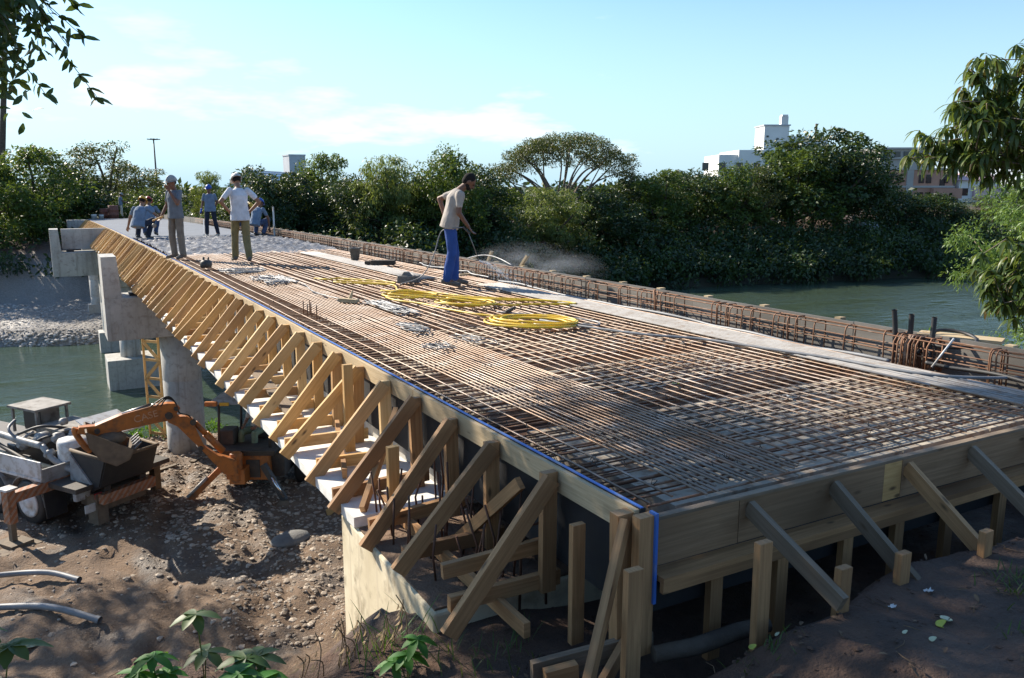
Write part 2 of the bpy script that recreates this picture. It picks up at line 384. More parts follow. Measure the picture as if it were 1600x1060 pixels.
# puddles
def puddle(cx, cy, rx, ry, label):
    b = MB(); n = 22; z = .155
    ring = [(cx + rx * math.cos(a) * (1 + .22 * math.sin(3 * a + cx)), cy + ry * math.sin(a) * (1 + .2 * math.cos(2 * a)), z) for a in [2 * math.pi * k / n for k in range(n)]]
    return b, ring
# stones (gravel): countless, one object
def rock_field(name, spots, m):
    me_ = bmesh.new(); bmesh.ops.create_icosphere(me_, subdivisions=1, radius=1); base = np.array([v_.co[:] for v_ in me_.verts]); faces = np.array([[v_.index for v_ in f_.verts] for f_ in me_.faces]); me_.free()
    rs = np.random.RandomState(3); n = len(spots); P = np.array(spots)
    jit = base[None] * (1 + .35 * (rs.rand(n, len(base), 1) - .5)); sc = np.stack([P[:, 3] * (.7 + .6 * rs.rand(n)), P[:, 3] * (.7 + .6 * rs.rand(n)), P[:, 3] * (.35 + .3 * rs.rand(n))], 1)
    v_ = jit * sc[:, None, :]; a = rs.rand(n) * 6.28; ca, sa = np.cos(a)[:, None], np.sin(a)[:, None]
    x = v_[..., 0] * ca - v_[..., 1] * sa; y = v_[..., 0] * sa + v_[..., 1] * ca
    v_ = np.stack([x + P[:, 0:1], y + P[:, 1:2], v_[..., 2] + P[:, 2:3]], -1).reshape(-1, 3)
    F_ = (faces[None] + (np.arange(n) * len(base))[:, None, None]).reshape(-1, 3)
    me = bpy.data.meshes.new(name); me.from_pydata(v_.tolist(), [], F_.tolist()); me.materials.append(m)
    uv = me.uv_layers.new(name='UVMap'); uv.data.foreach_set('uv', np.repeat(rs.rand(n), len(faces) * 3 * 2).astype(np.float32))
    return link(name, me)
m, t, bs = nt('river_stones'); bs.inputs['Roughness'].default_value = .85
uv = t.nodes.new('ShaderNodeUVMap'); sp = t.nodes.new('ShaderNodeSeparateXYZ'); t.links.new(uv.outputs[0], sp.inputs[0])
t.links.new(mixc(t, sp.outputs[0], (.16, .12, .085), (.50, .42, .33)), bs.inputs['Base Color']); M['stone'] = m
m2 = m.copy(); m2.name = 'bank_gravel'; [setattr(n_.inputs[6], 'default_value', (.24, .22, .20, 1)) or setattr(n_.inputs[7], 'default_value', (.52, .49, .45, 1)) for n_ in m2.node_tree.nodes if n_.type == 'MIX']; M['gravel'] = m2
sp_ = []
for i in range(19000):
    x = rnd.uniform(-4.5, 4.5); y = rnd.uniform(8.5, 21.2)
    dens = .12 + .88 * sst(-1.8, .2, x + .45 * (y - 12) * .4) * (1 - sst(17.5, 19.5, y) * .3) + .3 * (fbm(x, y, .8) > .12)
    if x < -.6 and y < 11.3: dens *= .25
    if rnd.random() < dens: sp_.append((x, y, height(x, y) + .0, rnd.choice((.014, .02, .02, .028, .035, .055)) * rnd.uniform(.7, 1.25)))
tag(rock_field('gravel', sp_, M['stone']), 'brown river stones strewn over the muddy bank below the bridge', 'gravel', kind='stuff')
sp_ = []
for i in range(7000):
    x = rnd.uniform(-9, 3); fsx = far_shore(x); y = fsx + (rnd.random() ** 1.6) * 10 - .9
    s0 = .10 if y < fsx + .8 else .05
    sp_.append((x, y, height(x, y), s0 * rnd.uniform(.5, 1.5)))
tag(rock_field('gravel', sp_, M['gravel']), 'pale grey gravel bar on the far bank beside the bridge piers', 'gravel', kind='stuff')
sp_ = []
for i in range(2600):
    x = rnd.uniform(-3.2, 4.5); y = rnd.uniform(-2.6, 1.2)
    sp_.append((x, y, height(x, y), rnd.choice((.004, .006, .01, .016)) * rnd.uniform(.7, 1.3)))
tag(rock_field('soil_crumbs', sp_, M['ground']), 'loose brown soil crumbs and pebbles on the foreground mound', 'soil', kind='stuff')

# ------------------------------------------------------------------ bridge
def zd(y): return 5.39 - .00017 * y * abs(y)
def sweep(mb, x0, x1, a, b, y0, y1, step=1.5, wob=0):
    """a bar following the crown of the deck; a, b = heights relative to the deck"""
    n = max(1, int((y1 - y0) / step)); rr = []
    for i in range(n + 1):
        y = y0 + (y1 - y0) * i / n; z = zd(y); q = wob * noise.noise(V((y * .8, x0, 3)))
        rr.append([(x0 + q, y, z + a), (x1 + q, y, z + a), (x1 + q, y, z + b), (x0 + q, y, z + b)])
    k0 = len(mb.v); o = rnd.random() * 30
    for r_ in rr: mb.v += r_
    for i in range(n):
        for k in range(4):
            j = (k + 1) % 4; mb.f.append([k0 + i * 4 + k, k0 + i * 4 + j, k0 + i * 4 + 4 + j, k0 + i * 4 + 4 + k]); mb.sm.append(False)
            ya = y0 + (y1 - y0) * i / n + o; yb = y0 + (y1 - y0) * (i + 1) / n + o
            mb.uv += [(ya, k * .3), (ya, k * .3 + .25), (yb, k * .3 + .25), (yb, k * .3)]
    mb.f += [[k0, k0 + 1, k0 + 2, k0 + 3], [k0 + n * 4 + k for k in (3, 2, 1, 0)]]; mb.sm += [False] * 2; mb.uv += [(0, 0)] * 8
    return mb
BR = empty('concrete_bridge', (0, 0, 0), 0, 'long narrow concrete river bridge under construction, on round columns', 'bridge')
b = MB(); sweep(b, -.745, 5.1, -.862, -.782, 2.4, 60); sweep(b, .1, 4.4, -1.02, -.861, 2.9, 60); b.build('girder', M['concw'], BR)
b = MB(); sweep(b, .07, 4.5, -.783, -.45, 2.7, 60); b.build('core', M['conc'], BR)
b = MB()
for (ya, yb) in ((.13, 1.72), (2.28, 3.3), (3.62, 5.9), (6.1, 9), (9.1, 12), (12.1, 15), (15.1, 20), (20, 26)):
    n = 4 if ya < 4 else 1
    for i in range(n):
        xa = .32 + (4.2 - .32) * i / n; xb = .32 + (4.2 - .32) * (i + 1) / n - .012; dz = rnd.uniform(-.008, .004)
        sweep(b, xa, xb, -.22, -.095 + dz, ya, yb)
b.build('precast_plank', M['concslab'], BR)
b = MB(); sweep(b, .06, 4.5, -.42, -.24, .12, 26, 1); b.build('rusty_recess', M['trough'], BR)
b = MB(); sweep(b, .05, 4.3, -.3, -.012, 27.5, 60, 3); b.build('finished_slab', M['concnew'], BR)
# lumpy wet concrete
b = MB(); nx_, ny_ = 60, 110
for j in range(ny_ + 1):
    for i in range(nx_ + 1):
        x = .06 + 4.2 * i / nx_; y = 17.4 + 10.6 * j / ny_
        edge = sst(17.6 + .9 * fbm(x * 2, 0, .7), 19.2 + .9 * fbm(x, 3, .9), y)
        b.v.append((x, y, zd(y) - .085 + .085 * edge + (abs(fbm(x, y, 3.2, 4)) * .09 + fbm(x, y, 8) * .04) * edge * (1 - .8 * sst(26, 27.6, y))))
for j in range(ny_):
    for i in range(nx_):
        k = j * (nx_ + 1) + i; b.f.append([k, k + 1, k + nx_ + 2, k + nx_ + 1]); b.sm.append(True); b.uv += [(0, 0)] * 4
b.build('wet_concrete', M['concwet'], BR)
# abutment
b = MB(); b.box(-.735, 4.6, 1.0, 2.75, -.3, 4.515)
o = b.build('abutment', M['concy'], BR, .02)
b = MB(); b.box(-.715, 4.5, 1.03, 2.38, 4.5, 4.53); b.build('rough_top', M['mudtop'], o)
bb = MB()
for i in range(44):
    x = -.62 + rnd.random() * (.55 if i < 28 else 2.4); y = 1.05 + rnd.random() * 1.4; h = rnd.uniform(.25, .72)
    bb = MB(); bb.tube([(x, y, 4.5), (x + rnd.uniform(-.03, .03), y, 4.4 + h * .6), (x + rnd.uniform(-.06, .06), y + rnd.uniform(-.04, .04), 4.4 + h)], .008, 5); bb.build('starter_bar', M['rustdark'], o)
bb = MB(); bb.tube([(-.18, .95, 4.42), (-.18, .93, 4.92), (-.14, .93, 4.97), (-.05, .93, 4.97), (-.01, .93, 4.93), (.0, .93, 4.42)], .010, 6)
bb.build('bent_bar', M['rustdark'], o)
# piers: (y, x of cap ends, cap depth half, column xs, pile cap)
def cap(y, x0, x1, hd, colx, cr, zb, base, pile=None, shield=True):
    top = zd(y); zt = top - 1.03
    b = MB(); b.box(x0, x1, y - hd, y + hd, zb, zt); c = b.build('pier_cap', M['conc'], BR, .015)
    b = MB(); b.hexa([(x0, y - hd, zt), (x0 + .40, y - hd, zt), (x0 + .40, y + hd, zt), (x0, y + hd, zt), (x0, y - hd, top - .02), (x0 + .34, y - hd, top - .02), (x0 + .34, y + hd, top - .02), (x0, y + hd, top - .02)])
    if shield: b.build('end_shield', M['conc'], c)
    b = MB(); [b.box(q, q + .3, y - .25, y + .25, zt + .002, zt + .07) for q in (x0 + .6, .5, 2.5)]; b.build('bearing', M['black'], c)
    for cx in colx:
        b = MB(); b.lathe((cx, y, 0), [(cr, base), (cr, base + (zb - base) * .33), (cr - .004, base + (zb - base) * .331), (cr, base + (zb - base) * .34), (cr, base + (zb - base) * .66), (cr - .004, base + (zb - base) * .661), (cr, base + (zb - base) * .67), (cr, zb - .002)], 40); b.build('column', M['conc'], BR)
        if pile:
            w_, d_, zt_, zb_ = pile
            b = MB(); b.box(cx - w_, cx + w_, y - d_, y + d_, zb_, zt_); b.build('pile_cap', M['conc'], BR, .02)
cap(19.5, -1.42, 5.8, .55, (.28, 4.2), .48, 3.24, -.4)
cap(30.8, -.5, 5.5, .45, (-.08, 4.0), .36, 3.3, .3, (.86, .8, .62, -.62), False)
cap(38.5, -2.36, 5.8, .55, (-.18, 4.2), .42, 3.05, -.8, (.60, .5, .42, -.75))
cap(46, -.9, 5.5, .4, (-.35,), .35, 3.0, .2, (.5, .4, .75, -.2), False)
# side cross wall visible on the second pier
b = MB(); b.box(-1.9, .1, 38.6, 38.9, 4.2, 5.1); b.build('cross_wall', M['conc'], BR)
b = MB(); b.box(-1.2, .05, 58.5, 60, 1, 4.75); b.build('far_abutment', M['conc'], BR)

# ------------------------------------------------------------------ deck-edge formwork
ef = empty('side_formwork', (0, 0, 0), 0, 'black faced side form with bright blue edge running along the left deck edge', 'formwork')
b = MB(); sweep(b, -.018, .012, -.60, -.004, 0, 58, 1); pn = b.build('panel', M['blackply'], ef)
b = MB(); sweep(b, -.0195, -.002, -.0035, .002, 0, 58, 1, .004); b.box(.0, .017, -.10, -.0455, 4.90, 5.388); b.build('painted_edge', M['blue'], pn)
b = MB(); yy = -.0
while yy < 58:
    y2 = min(58, yy + 2.9); sweep(b, -.05, -.0195, -.155, -.012, yy + .01, y2, .8, .006); yy = y2
b.build('rail', M['woodpale'], ef)
# brackets: four variants share their meshes
def bracket(v):
    root = empty('timber_bracket'); j = lambda a: rnd.uniform(-a, a); wm = lambda: M[rnd.choice(('wood', 'wood', 'wood2', 'wood3'))]
    wd = .095 if v < 5 else .10
    b = MB(); b.board((-.105, 0, -.78 + j(.01)), (-.105, 0, -.035 + j(.015)), wd, .05, (1, 0, 0)); b.build('post', wm(), root)
    e = -.80 + j(.03)
    b = MB(); b.board((-.11, -.043, -.05 + j(.015)), (e, -.048 + j(.01), -.825 + j(.03)), wd + .01, .045 if v < 5 else .036, (0, 0, 1)); b.build('brace', wm(), root)
    b = MB(); b.board((.0, .036, -.71 + j(.015)), (e + .05 + j(.04), .036, -.715 + j(.02)), wd, .045 if v < 5 else .036, (0, 0, 1)); b.build('strut', wm(), root)
    return root
near_lab = {
 0: 'corner bracket of weathered timber at the near left corner, its brace lowest of all',
 1: 'second timber bracket from the near left corner, weathered, with a long strut',
 2: 'third timber bracket from the near left corner, half in tree shade'}
protos = []
k = 0; yb = .05
while yb < 57.2:
    near = k < 5
    if near or len(protos) < 17:
        o = bracket(k); protos.append(o)
        if near:
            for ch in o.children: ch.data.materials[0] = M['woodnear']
            if k == 0:
                for ch in list(o.children):
                    if ch.name.startswith('brace'):
                        b = MB(); b.board((-.11, -.045, -.05), (-.64, -.40, -.80), .085, .04, (0, 0, 1)); ch.data = b.mesh('brace', M['woodnear'])
                    if ch.name.startswith('strut'):
                        b = MB(); b.board((.05, .04, -.70), (-.70, -.42, -.85), .09, .035, (0, 0, 1)); ch.data = b.mesh('strut', M['woodnear'])
                    if ch.name.startswith('post'):
                        b = MB(); b.board((-.10, 0, -.80), (-.10, 0, -.02), .10, .07, (1, 0, 0)); ch.data = b.mesh('post', M['woodnear'])
    else:
        o = copy_tree(protos[5 + rnd.randrange(len(protos) - 5)])
    o.location = (0, yb, zd(yb)); o.rotation_euler = (rnd.uniform(-.02, .02), rnd.uniform(-.03, .03), rnd.uniform(-.09, .09) if k > 1 else 0)
    tag(o, near_lab.get(k, 'pine triangle bracket under the left deck edge, %s from the near corner' % ordinal(k + 1)), 'bracket', 'timber brackets along the left deck edge')
    yb += .67 + rnd.uniform(-.03, .03); k += 1
# loose taller posts between the brackets
for (x, y, z0, z1, lab) in ((-.45, 2.35, 4.43, 5.12, 'upright square timber post standing on the abutment behind the braces'), (-.27, 3.9, 4.56, 5.42, 'tall loose timber post rising between the fifth and seventh brackets')):
    b = MB(); b.board((x, y, z0), (x, y, z1), .085, .05, (1, 0, 0)); tag(b.build('timber_post', M['wood']), lab, 'post')
for (a_, c_, w_2, lab) in (((-.70, .95, 4.80), (-.02, .90, 4.84), .09, 'loose horizontal timber wedged between the second and third brackets'), ((-.42, .45, 4.60), (-.42, 2.9, 4.585), .09, 'long lower runner timber lying under the near brackets along the abutment'), ((-.25, 1.75, 4.55), (-.12, 1.05, 5.2), .08, 'steep short offcut leaning inside the third bracket'), ((-.16, .36, 4.50), (-.16, .36, 5.2), .08, 'extra upright between the corner bracket and the second bracket'), ((-.66, 2.45, 4.63), (-.1, 3.15, 5.15), .08, 'slanting timber crossing behind the fifth bracket'), ((-.55, 3.2, 4.66), (-.2, 4.5, 4.70), .085, 'short runner board lying across the struts of the sixth and seventh brackets')):
    tag(MB().board(a_, c_, w_2, .04).build('loose_timber', M['woodnear']), lab, 'board', 'loose timbers among the near brackets')
# splice planks nailed across the struts further along
for (ya, yb_, x, dz, lab) in ((14.2, 17.6, -.56, -.72, 'long dark plank laid lengthwise over the bracket struts above the first pier'), (4.9, 7.2, -.5, -.73, 'plank lying lengthwise on the struts where the brackets near the blue edge grow large'), (19.5, 25, -.5, -.70, 'weathered plank lying on the struts near the squatting worker')):
    b = MB(); b.board((x, ya, zd(ya) + dz + .06), (x + .12, yb_, zd(yb_) + dz + .06), .03, .14); tag(b.build('loose_plank', M['woodgrey']), lab, 'plank')
# near end form
nf = empty('end_formwork', (0, 0, 0), 0, 'weathered board form closing the near end of the deck', 'formwork')
zt = 5.33
b = MB(); b.board((.02, -.03, 5.20), (.62, -.03, 5.20), .25, .03); b.board((.625, -.03, 5.20), (1.83, -.033, 5.20), .25, .03); b.build('board', M['woodply'], nf)
b = MB(); b.board((1.835, -.03, 5.20), (2.0, -.03, 5.20), .25, .03); b.build('board', M['wood'], nf); b = MB(); b.board((2.003, -.032, 5.20), (5.2, -.032, 5.18), .25, .03); b.build('board', M['woodply'], nf)
b = MB(); b.board((.0, -.03, 5.335), (5.2, -.03, 5.32), .018, .045); b.build('top_edge', M['woodgrey'], nf)
b = MB(); b.board((.03, -.075, 5.035), (5.2, -.075, 5.02), .032, .13); b.board((.03, -.125, 5.00), (5.2, -.125, 4.985), .07, .028); b.build('ledger', M['woodnear'], nf)
b = MB(); b.box(.02, 5.2, -.012, .01, 4.80, 5.05); b.build('lower_panel', M['blackply'], nf)
for x in (.45, .95, 1.5, 1.98, 2.5, 3.1, 3.7):
    b = MB(); b.board((x, -.06, 4.45), (x, -.06, 5.0), .085, .045, (1, 0, 0)); b.build('leg', M['woodnear'], nf)
tag(MB().board((-.04, -.055, 4.62), (-.04, -.055, 5.375), .10, .06, (1, 0, 0)).build('corner_post', M['woodnear']), 'square corner post where the side form meets the end form', 'post')
for i, (x, f, z, mt) in enumerate(((.69, -.66, 5.02, 'woodgrey'), (1.36, -.60, 4.92, 'woodgrey'), (2.04, -.60, 4.90, 'woodnear'), (2.70, -.62, 4.90, 'woodgrey'), (3.38, -.62, 4.92, 'woodnear'))):
    b = MB(); b.board((x, -.05, 5.27), (x + .01, f - .02, z - .03), .09, .04, (0, 0, 1))
    tag(b.build('raking_brace', M[mt]), 'raking timber brace propping the end form, %s from the near corner' % ordinal(i + 1), 'brace', 'raking braces propping the end form')
labs = ('short upright stake beside the corner post at the log end', 'tallest upright stake, standing alone left of the first raking brace', 'stubby stake holding the foot of the first raking brace', 'stubby stake at the foot of the second raking brace', 'sunlit stake at the foot of the third raking brace')
for (x, y, z0, z1, w_, lab) in ((-.25, -.24, 4.40, 5.215, .09, labs[0]), (.40, -.44, 4.55, 5.29, .085, labs[1]), (.76, -.62, 4.80, 5.145, .082, labs[2]), (1.26, -.60, 4.78, 5.10, .08, labs[3]), (1.96, -.63, 4.75, 5.085, .075, labs[4])):
    b = MB(); b.board((x, y, z0), (x + rnd.uniform(-.01, .01), y, z1), w_, .045, (R and 1, 0, 0)); o = b.build('stake', M['woodnear'], None, .004); tag(o, lab, 'stake', 'stakes in the near mound')
b = MB(); b.board((-.60, .10, 4.60), (.08, .0, 4.63), .11, .04); tag(b.build('base_board', M['woodgrey']), 'low weathered base board ending below the corner bracket', 'board')
b = MB(); b.board((-.57, .02, 4.565), (-.40, -.01, 4.575), .16, .05); tag(b.build('short_block', M['woodnear']), 'short board block nailed to the base board end', 'board')
b = MB(); b.tube([(-.02, -.14, 4.65), (.2, -.20, 4.66), (.45, -.25, 4.70), (.62, -.30, 4.72)], [.042, .046, .044, .040], 10); tag(b.build('log', M['bark']), 'grey round log on the ground between the corner and the tall stake', 'log')

# ------------------------------------------------------------------ reinforcement mat
mat_ = empty('rebar_mat', (0, 0, 0), 0, 'dense mat of tied rusty steel bars covering the near bridge deck', 'reinforcement')
xs_ = []; x = .10
while x < 4.27:
    xs_.append(x); x += (.17 if x < .32 else .046 if x < 1.25 else .125 if x < 4.0 else .055)
def lbar(x, y0, y1):
    b = MB(); n = int((y1 - y0) / .9); ph = rnd.random() * 9; pts = []
    for i in range(n + 1):
        y = y0 + (y1 - y0) * i / n
        pts.append((x + .014 * noise.noise(V((y * .5, ph, 0))), y, zd(y) - .022 + .007 * noise.noise(V((y * .8, ph, 5)))))
    return b.tube(pts, .0075, 5)
pr_ = []; 
for x in xs_[:62]:
    pr_.append(lbar(x, rnd.uniform(.015, .14), 19.5).build('long_bar', M['rebar'], mat_))
# extra laps: bars beyond the first count, finer grid away from the near end
b = MB()
for i in range(13):
    x = 1.35 + i * .21; y0 = rnd.uniform(5.0, 6.4)
    pts = [(x + .01 * noise.noise(V((y, i, 0))), y, zd(y) - .022) for y in [y0 + (19 - y0) * q / 14 for q in range(15)]]
    b.tube(pts, .0075, 5)
tag(b.build('lapped_bars', M['rebar'], mat_), kind='stuff')
rest = MB(); nb = 0; y = .07
while y < 19:
    t0 = rnd.uniform(.04, .09); bb = MB(); n = 9
    pts = [(t0 + (4.27 - t0) * i / n, y + .012 * noise.noise(V((i * .5, y, 1))), zd(y) - .038 + .005 * noise.noise(V((i * .6, y, 2)))) for i in range(n + 1)]
    if nb < 38: bb.tube(pts, .0075, 5)
    else: bb.tube(pts, .0075, 4)
    if nb < 38 or (nb < 100): bb.build('cross_bar', M['rust'], mat_)
    else:
        rest.tube(pts, .0075, 4)
    nb += 1; y += .115 + rnd.uniform(-.012, .012)
tag(rest.build('cross_bars', M['rust'], mat_), kind='stuff')
b = MB(); y = .3                     # lower layer of the mat and turned-up bar ends along the left edge
while y < 12:
    b.tube([(.05, y, zd(y) - .07), (4.3, y + rnd.uniform(-.03, .03), zd(y) - .07)], .006, 4); y += .17
for i in range(70):
    y = .2 + i * .14; b.tube([(.30, y, zd(y) - .045), (.06, y, zd(y) - .042), (.045, y, zd(y) - .06), (.045, y, zd(y) - .13), (.2, y, zd(y) - .14)], .0055, 4)
tag(b.build('lower_bars', M['rustdark'], mat_), kind='stuff')
b = MB()
for i in range(260):                 # tie wires and spacer stirrups
    x = rnd.uniform(.1, 4.2); y = .3 + rnd.random() ** 1.5 * 9; z = zd(y) - .015; a = rnd.random() * 6.3
    b.tube([(x, y, z - .02), (x + .02 * math.cos(a), y + .02 * math.sin(a), z + .018), (x + .035 * math.cos(a + 1), y + .03 * math.sin(a), z + .01), (x + .02 * math.cos(a), y - .02, z - .02)], .0025, 4)
tag(b.build('tie_wires', M['darkmetal'], mat_), kind='stuff')
# starter stirrups sticking up near the left edge
b = MB()
for (x, y) in ((.30, 7.2), (.36, 7.25), (.33, 7.5), (.40, 7.45), (.36, 7.0)): b.tube([(x, y, 5.33), (x, y, 5.52)], .008, 5)
b.build('upright_bars', M['rust'], mat_)
# bundle of pale bars (the light strip)
bd = empty('bar_bundle', (0, 0, 0), 0, 'pale grey bundle of parallel straight bars laid lengthwise along the right side', 'steel bars')
for i in range(15):
    b = MB(); y0 = rnd.uniform(.1, .3) if i % 4 else .9; x0 = 3.66 + i * .030; pts = [(x0 - .025 * (y * .09) + .008 * noise.noise(V((y, i, 0))), y, zd(y) + .008 + .004 * (i % 2)) for y in [y0 + (9.0 - y0) * q / 8 for q in range(9)]]
    b.tube(pts, .0098, 6); b.build('bar', M['bundle'], bd)
bd2 = empty('bar_bundle', (0, 0, 0), 0, 'far pale strip of bars starting behind the brick and the bucket', 'steel bars')
for i in range(13):
    b = MB(); x0 = 3.05 + i * .035; pts = [(x0 - .02 * (y - 10) * .3, y, zd(y) + .008 + .004 * (i % 2)) for y in [10.2 + 7.3 * q / 6 for q in range(7)]]
    b.tube(pts, .011, 5); b.build('bar', M['bundle'], bd2)

# right edge beam: form board, stirrup cage, conduit
rf = empty('edge_beam_form', (0, 0, 0), 0, 'grey board form along the right deck edge, with pale cleats outside', 'formwork')
b = MB(); yy = 0
while yy < 58:
    y2 = min(58, yy + 2.44); q = rnd.uniform(-.006, .006); sweep(b, 4.66 + q, 4.682 + q, -.30, .228 + rnd.uniform(-.004, .004), yy + .006, y2, 1.2); yy = y2
b.build('form_board', M['formgrey'], rf)
b = MB(); sweep(b, 4.684, 4.70, .10, .222, 0, 58, 1.5); b.build('top_rail', M['formgrey'], rf)
for i in range(60):
    y = .8 + i * .95 + rnd.uniform(-.1, .1); b = MB(); b.board((4.70, y, zd(y) + .225), (4.80, y + .01, zd(y) + .222), .03, .07); b.board((4.76, y, zd(y) - .3), (4.76, y, zd(y) + .2), .04, .08, (0, 1, 0)); b.build('cleat', M['woodpale'], rf)
cg = empty('stirrup_cage', (0, 0, 0), 0, 'rusty rebar stirrup cage for the right edge beam', 'reinforcement')
proto = MB()
pts = [(4.40, 0, -.26), (4.40, 0, .165), (4.405, 0, .2), (4.43, 0, .225), (4.54, 0, .225), (4.565, 0, .2), (4.57, 0, .165), (4.57, 0, -.26)]
pm = proto.tube(pts, .0075, 5).mesh('stirrup', M['rust']); y = .25; k = 0; rest = MB()
while y < 40:
    if k < 100:
        o = link('stirrup', pm, cg); o.location = (rnd.uniform(-.01, .01), y, zd(y) + rnd.uniform(-.012, .012)); o.rotation_euler = (rnd.uniform(-.06, .06), 0, rnd.uniform(-.15, .15))
    else: rest.tube([(p[0], y, zd(y) + p[2]) for p in pts], .009, 4)
    k += 1; y += .19 + rnd.uniform(-.03, .03)
tag(rest.build('stirrups', M['rust'], cg), kind='stuff')
for (x, z) in ((4.41, .21), (4.56, .205), (4.485, .228), (4.405, .06), (4.57, .05), (4.41, .13), (4.39, -.06)):
    b = MB(); b.tube([(x + .008 * noise.noise(V((y, x * 9, 0))), y, zd(y) + z + .01 * noise.noise(V((y * .7, z * 30, 0)))) for y in [.1 + q * 1.1 for q in range(40)]], .007, 5); b.build('long_bar', M['rust'], cg)
b = MB()
for i in range(16):
    y = 1.35 + rnd.random() * .5; x = 4.42 + rnd.random() * .18; b = MB(); b.tube([(x, y, 5.32), (x + rnd.uniform(-.02, .02), y, 5.58 + rnd.random() * .06)], .009, 5); b.build('anchor_bar', M['rust'], cg)
for i in range(9):
    y = 1.3 + rnd.random() * .55; b = MB(); b.tube([(4.38, y, 5.3), (4.38, y, 5.55), (4.44, y, 5.62), (4.53, y, 5.62), (4.58, y, 5.55), (4.58, y, 5.3)], .009, 5); b.build('anchor_bar', M['rust'], cg)
for i in range(7):
    b = MB(); b.tube([(4.40 + i * .02, 5.3 + i * .03, 5.3), (4.40 + i * .02, 5.3 + i * .03 + rnd.uniform(-.05, .05), 5.64)], .008, 5); b.build('anchor_bar', M['rust'], cg)
def wavy(x, y0, y1, z, r, m_, ax=.04, wl=1.2, n=60, nn=8, az=.0):
    b = MB(); pts = []
    for i in range(n + 1):
        y = y0 + (y1 - y0) * i / n
        pts.append((x + ax * noise.noise(V((y / wl, x, 2))), y, zd(y) + z + az * noise.noise(V((y / wl * 1.3, 7, x)))))
    rs = [r * (1 + .07 * (i % 2)) for i in range(n + 1)]
    return b.tube(pts, rs, nn)
tag(wavy(4.33, 1.75, 9.5, -.02, .018, None, .10, 1.0, 260, 8, .03).build('conduit', M['greyhose']), 'grey corrugated conduit snaking along the foot of the stirrup cage', 'conduit')
tag(wavy(4.36, .3, 1.4, .03, .018, None, .10, .8, 60, 8, .03).build('conduit', M['black']), 'short dark conduit at the cage foot nearest the right frame edge', 'conduit')
tag(wavy(4.30, 9.8, 13, .03, .013, None, .2, .7, 120, 7, .03).build('conduit', M['wire']), 'thin pale conduit on the deck near the spraying worker', 'conduit')
# black flexible pipes
for i, (x, y, lean, h, lab) in enumerate(((4.46, 1.80, (-.035, .03), .30, 'leftmost upright black corrugated pipe in the anchor cluster'), (4.50, 1.70, (-.01, -.01), .27, 'middle upright black corrugated pipe in the anchor cluster'), (4.53, 1.50, (.05, .02), .26, 'rightmost upright black corrugated pipe, leaning, in the anchor cluster'))):
    pts = []; n = 44
    for q in range(n + 1):
        s_ = q / n; pts.append((x + lean[0] * s_ + .015 * math.sin(s_ * 2.5), y + lean[1] * s_, 5.38 + (h + .16) * s_))
    b = MB(); b.tube(pts, [.022 if q % 2 else .026 for q in range(n + 1)], 12, caps=False); b.tube(pts[::-1], .019, 12, caps=False)
    tag(b.build('black_pipe', M['black']), lab, 'pipe', 'black corrugated pipes')
b = MB(); pts = [(4.74 + .17 * math.sin(a) - .01 * a, 1.40 + .20 * math.cos(a), 5.60 + .05 * math.sin(a * .8 + 1)) for a in [q * .17 for q in range(40)]]
pts = [(4.5, 1.6, 5.45)] + pts + [(4.95, .95, 5.5), (5.05, .7, 5.3), (5.1, .5, 4.9)]
b.tube(pts, .017, 8); tag(b.build('black_hose_loop', M['black']), 'loose loop of black pipe hanging over the right form behind the anchor cluster', 'pipe')
b = MB(); b.board((4.72, 1.75, 5.60), (5.0, 1.1, 5.60), .03, .22); tag(b.build('pale_board', M['woodpale']), 'pale board lying flat beyond the black pipes on the right form', 'board')
b = MB(); b.tube([(4.28, 1.30, 5.40), (4.44, 1.22, 5.66)], .010, 6); tag(b.build('white_rod', M['white']), 'white rod leaning against the cage right of the black pipes', 'rod')
# long black hose lying over the bundle
P = [(2.55, 5.2), (2.98, 3.9), (3.37, 3.3), (3.6, 2.5), (3.76, 1.9), (3.83, 1.35), (3.98, .98), (4.3, .72), (4.6, .62)]
def smooth(P, k=6):
    out = []
    for i in range(len(P) - 1):
        p0, p1, p2, p3 = [V(P[max(0, min(len(P) - 1, j))]) for j in (i - 1, i, i + 1, i + 2)]
        for q in range(k):
            t_ = q / k; out.append(.5 * ((2 * p1) + (p2 - p0) * t_ + (2 * p0 - 5 * p1 + 4 * p2 - p3) * t_ * t_ + (3 * p1 - p0 - 3 * p2 + p3) * t_ ** 3))
    return out + [V(P[-1])]
def hose(name, P, r, m_, lab, cat='hose', z=.02, n=8):
    pts = smooth([(p[0], p[1], zd(p[1]) + (p[2] if len(p) > 2 else z)) for p in P]); b = MB(); b.tube(pts, r, n); return tag(b.build(name, M[m_]), lab, cat)
hose('deck_hose', [(a, c, .028) for a, c in P], .014, 'greyhose', 'long dark hose crossing the pale bar bundle to the right edge')
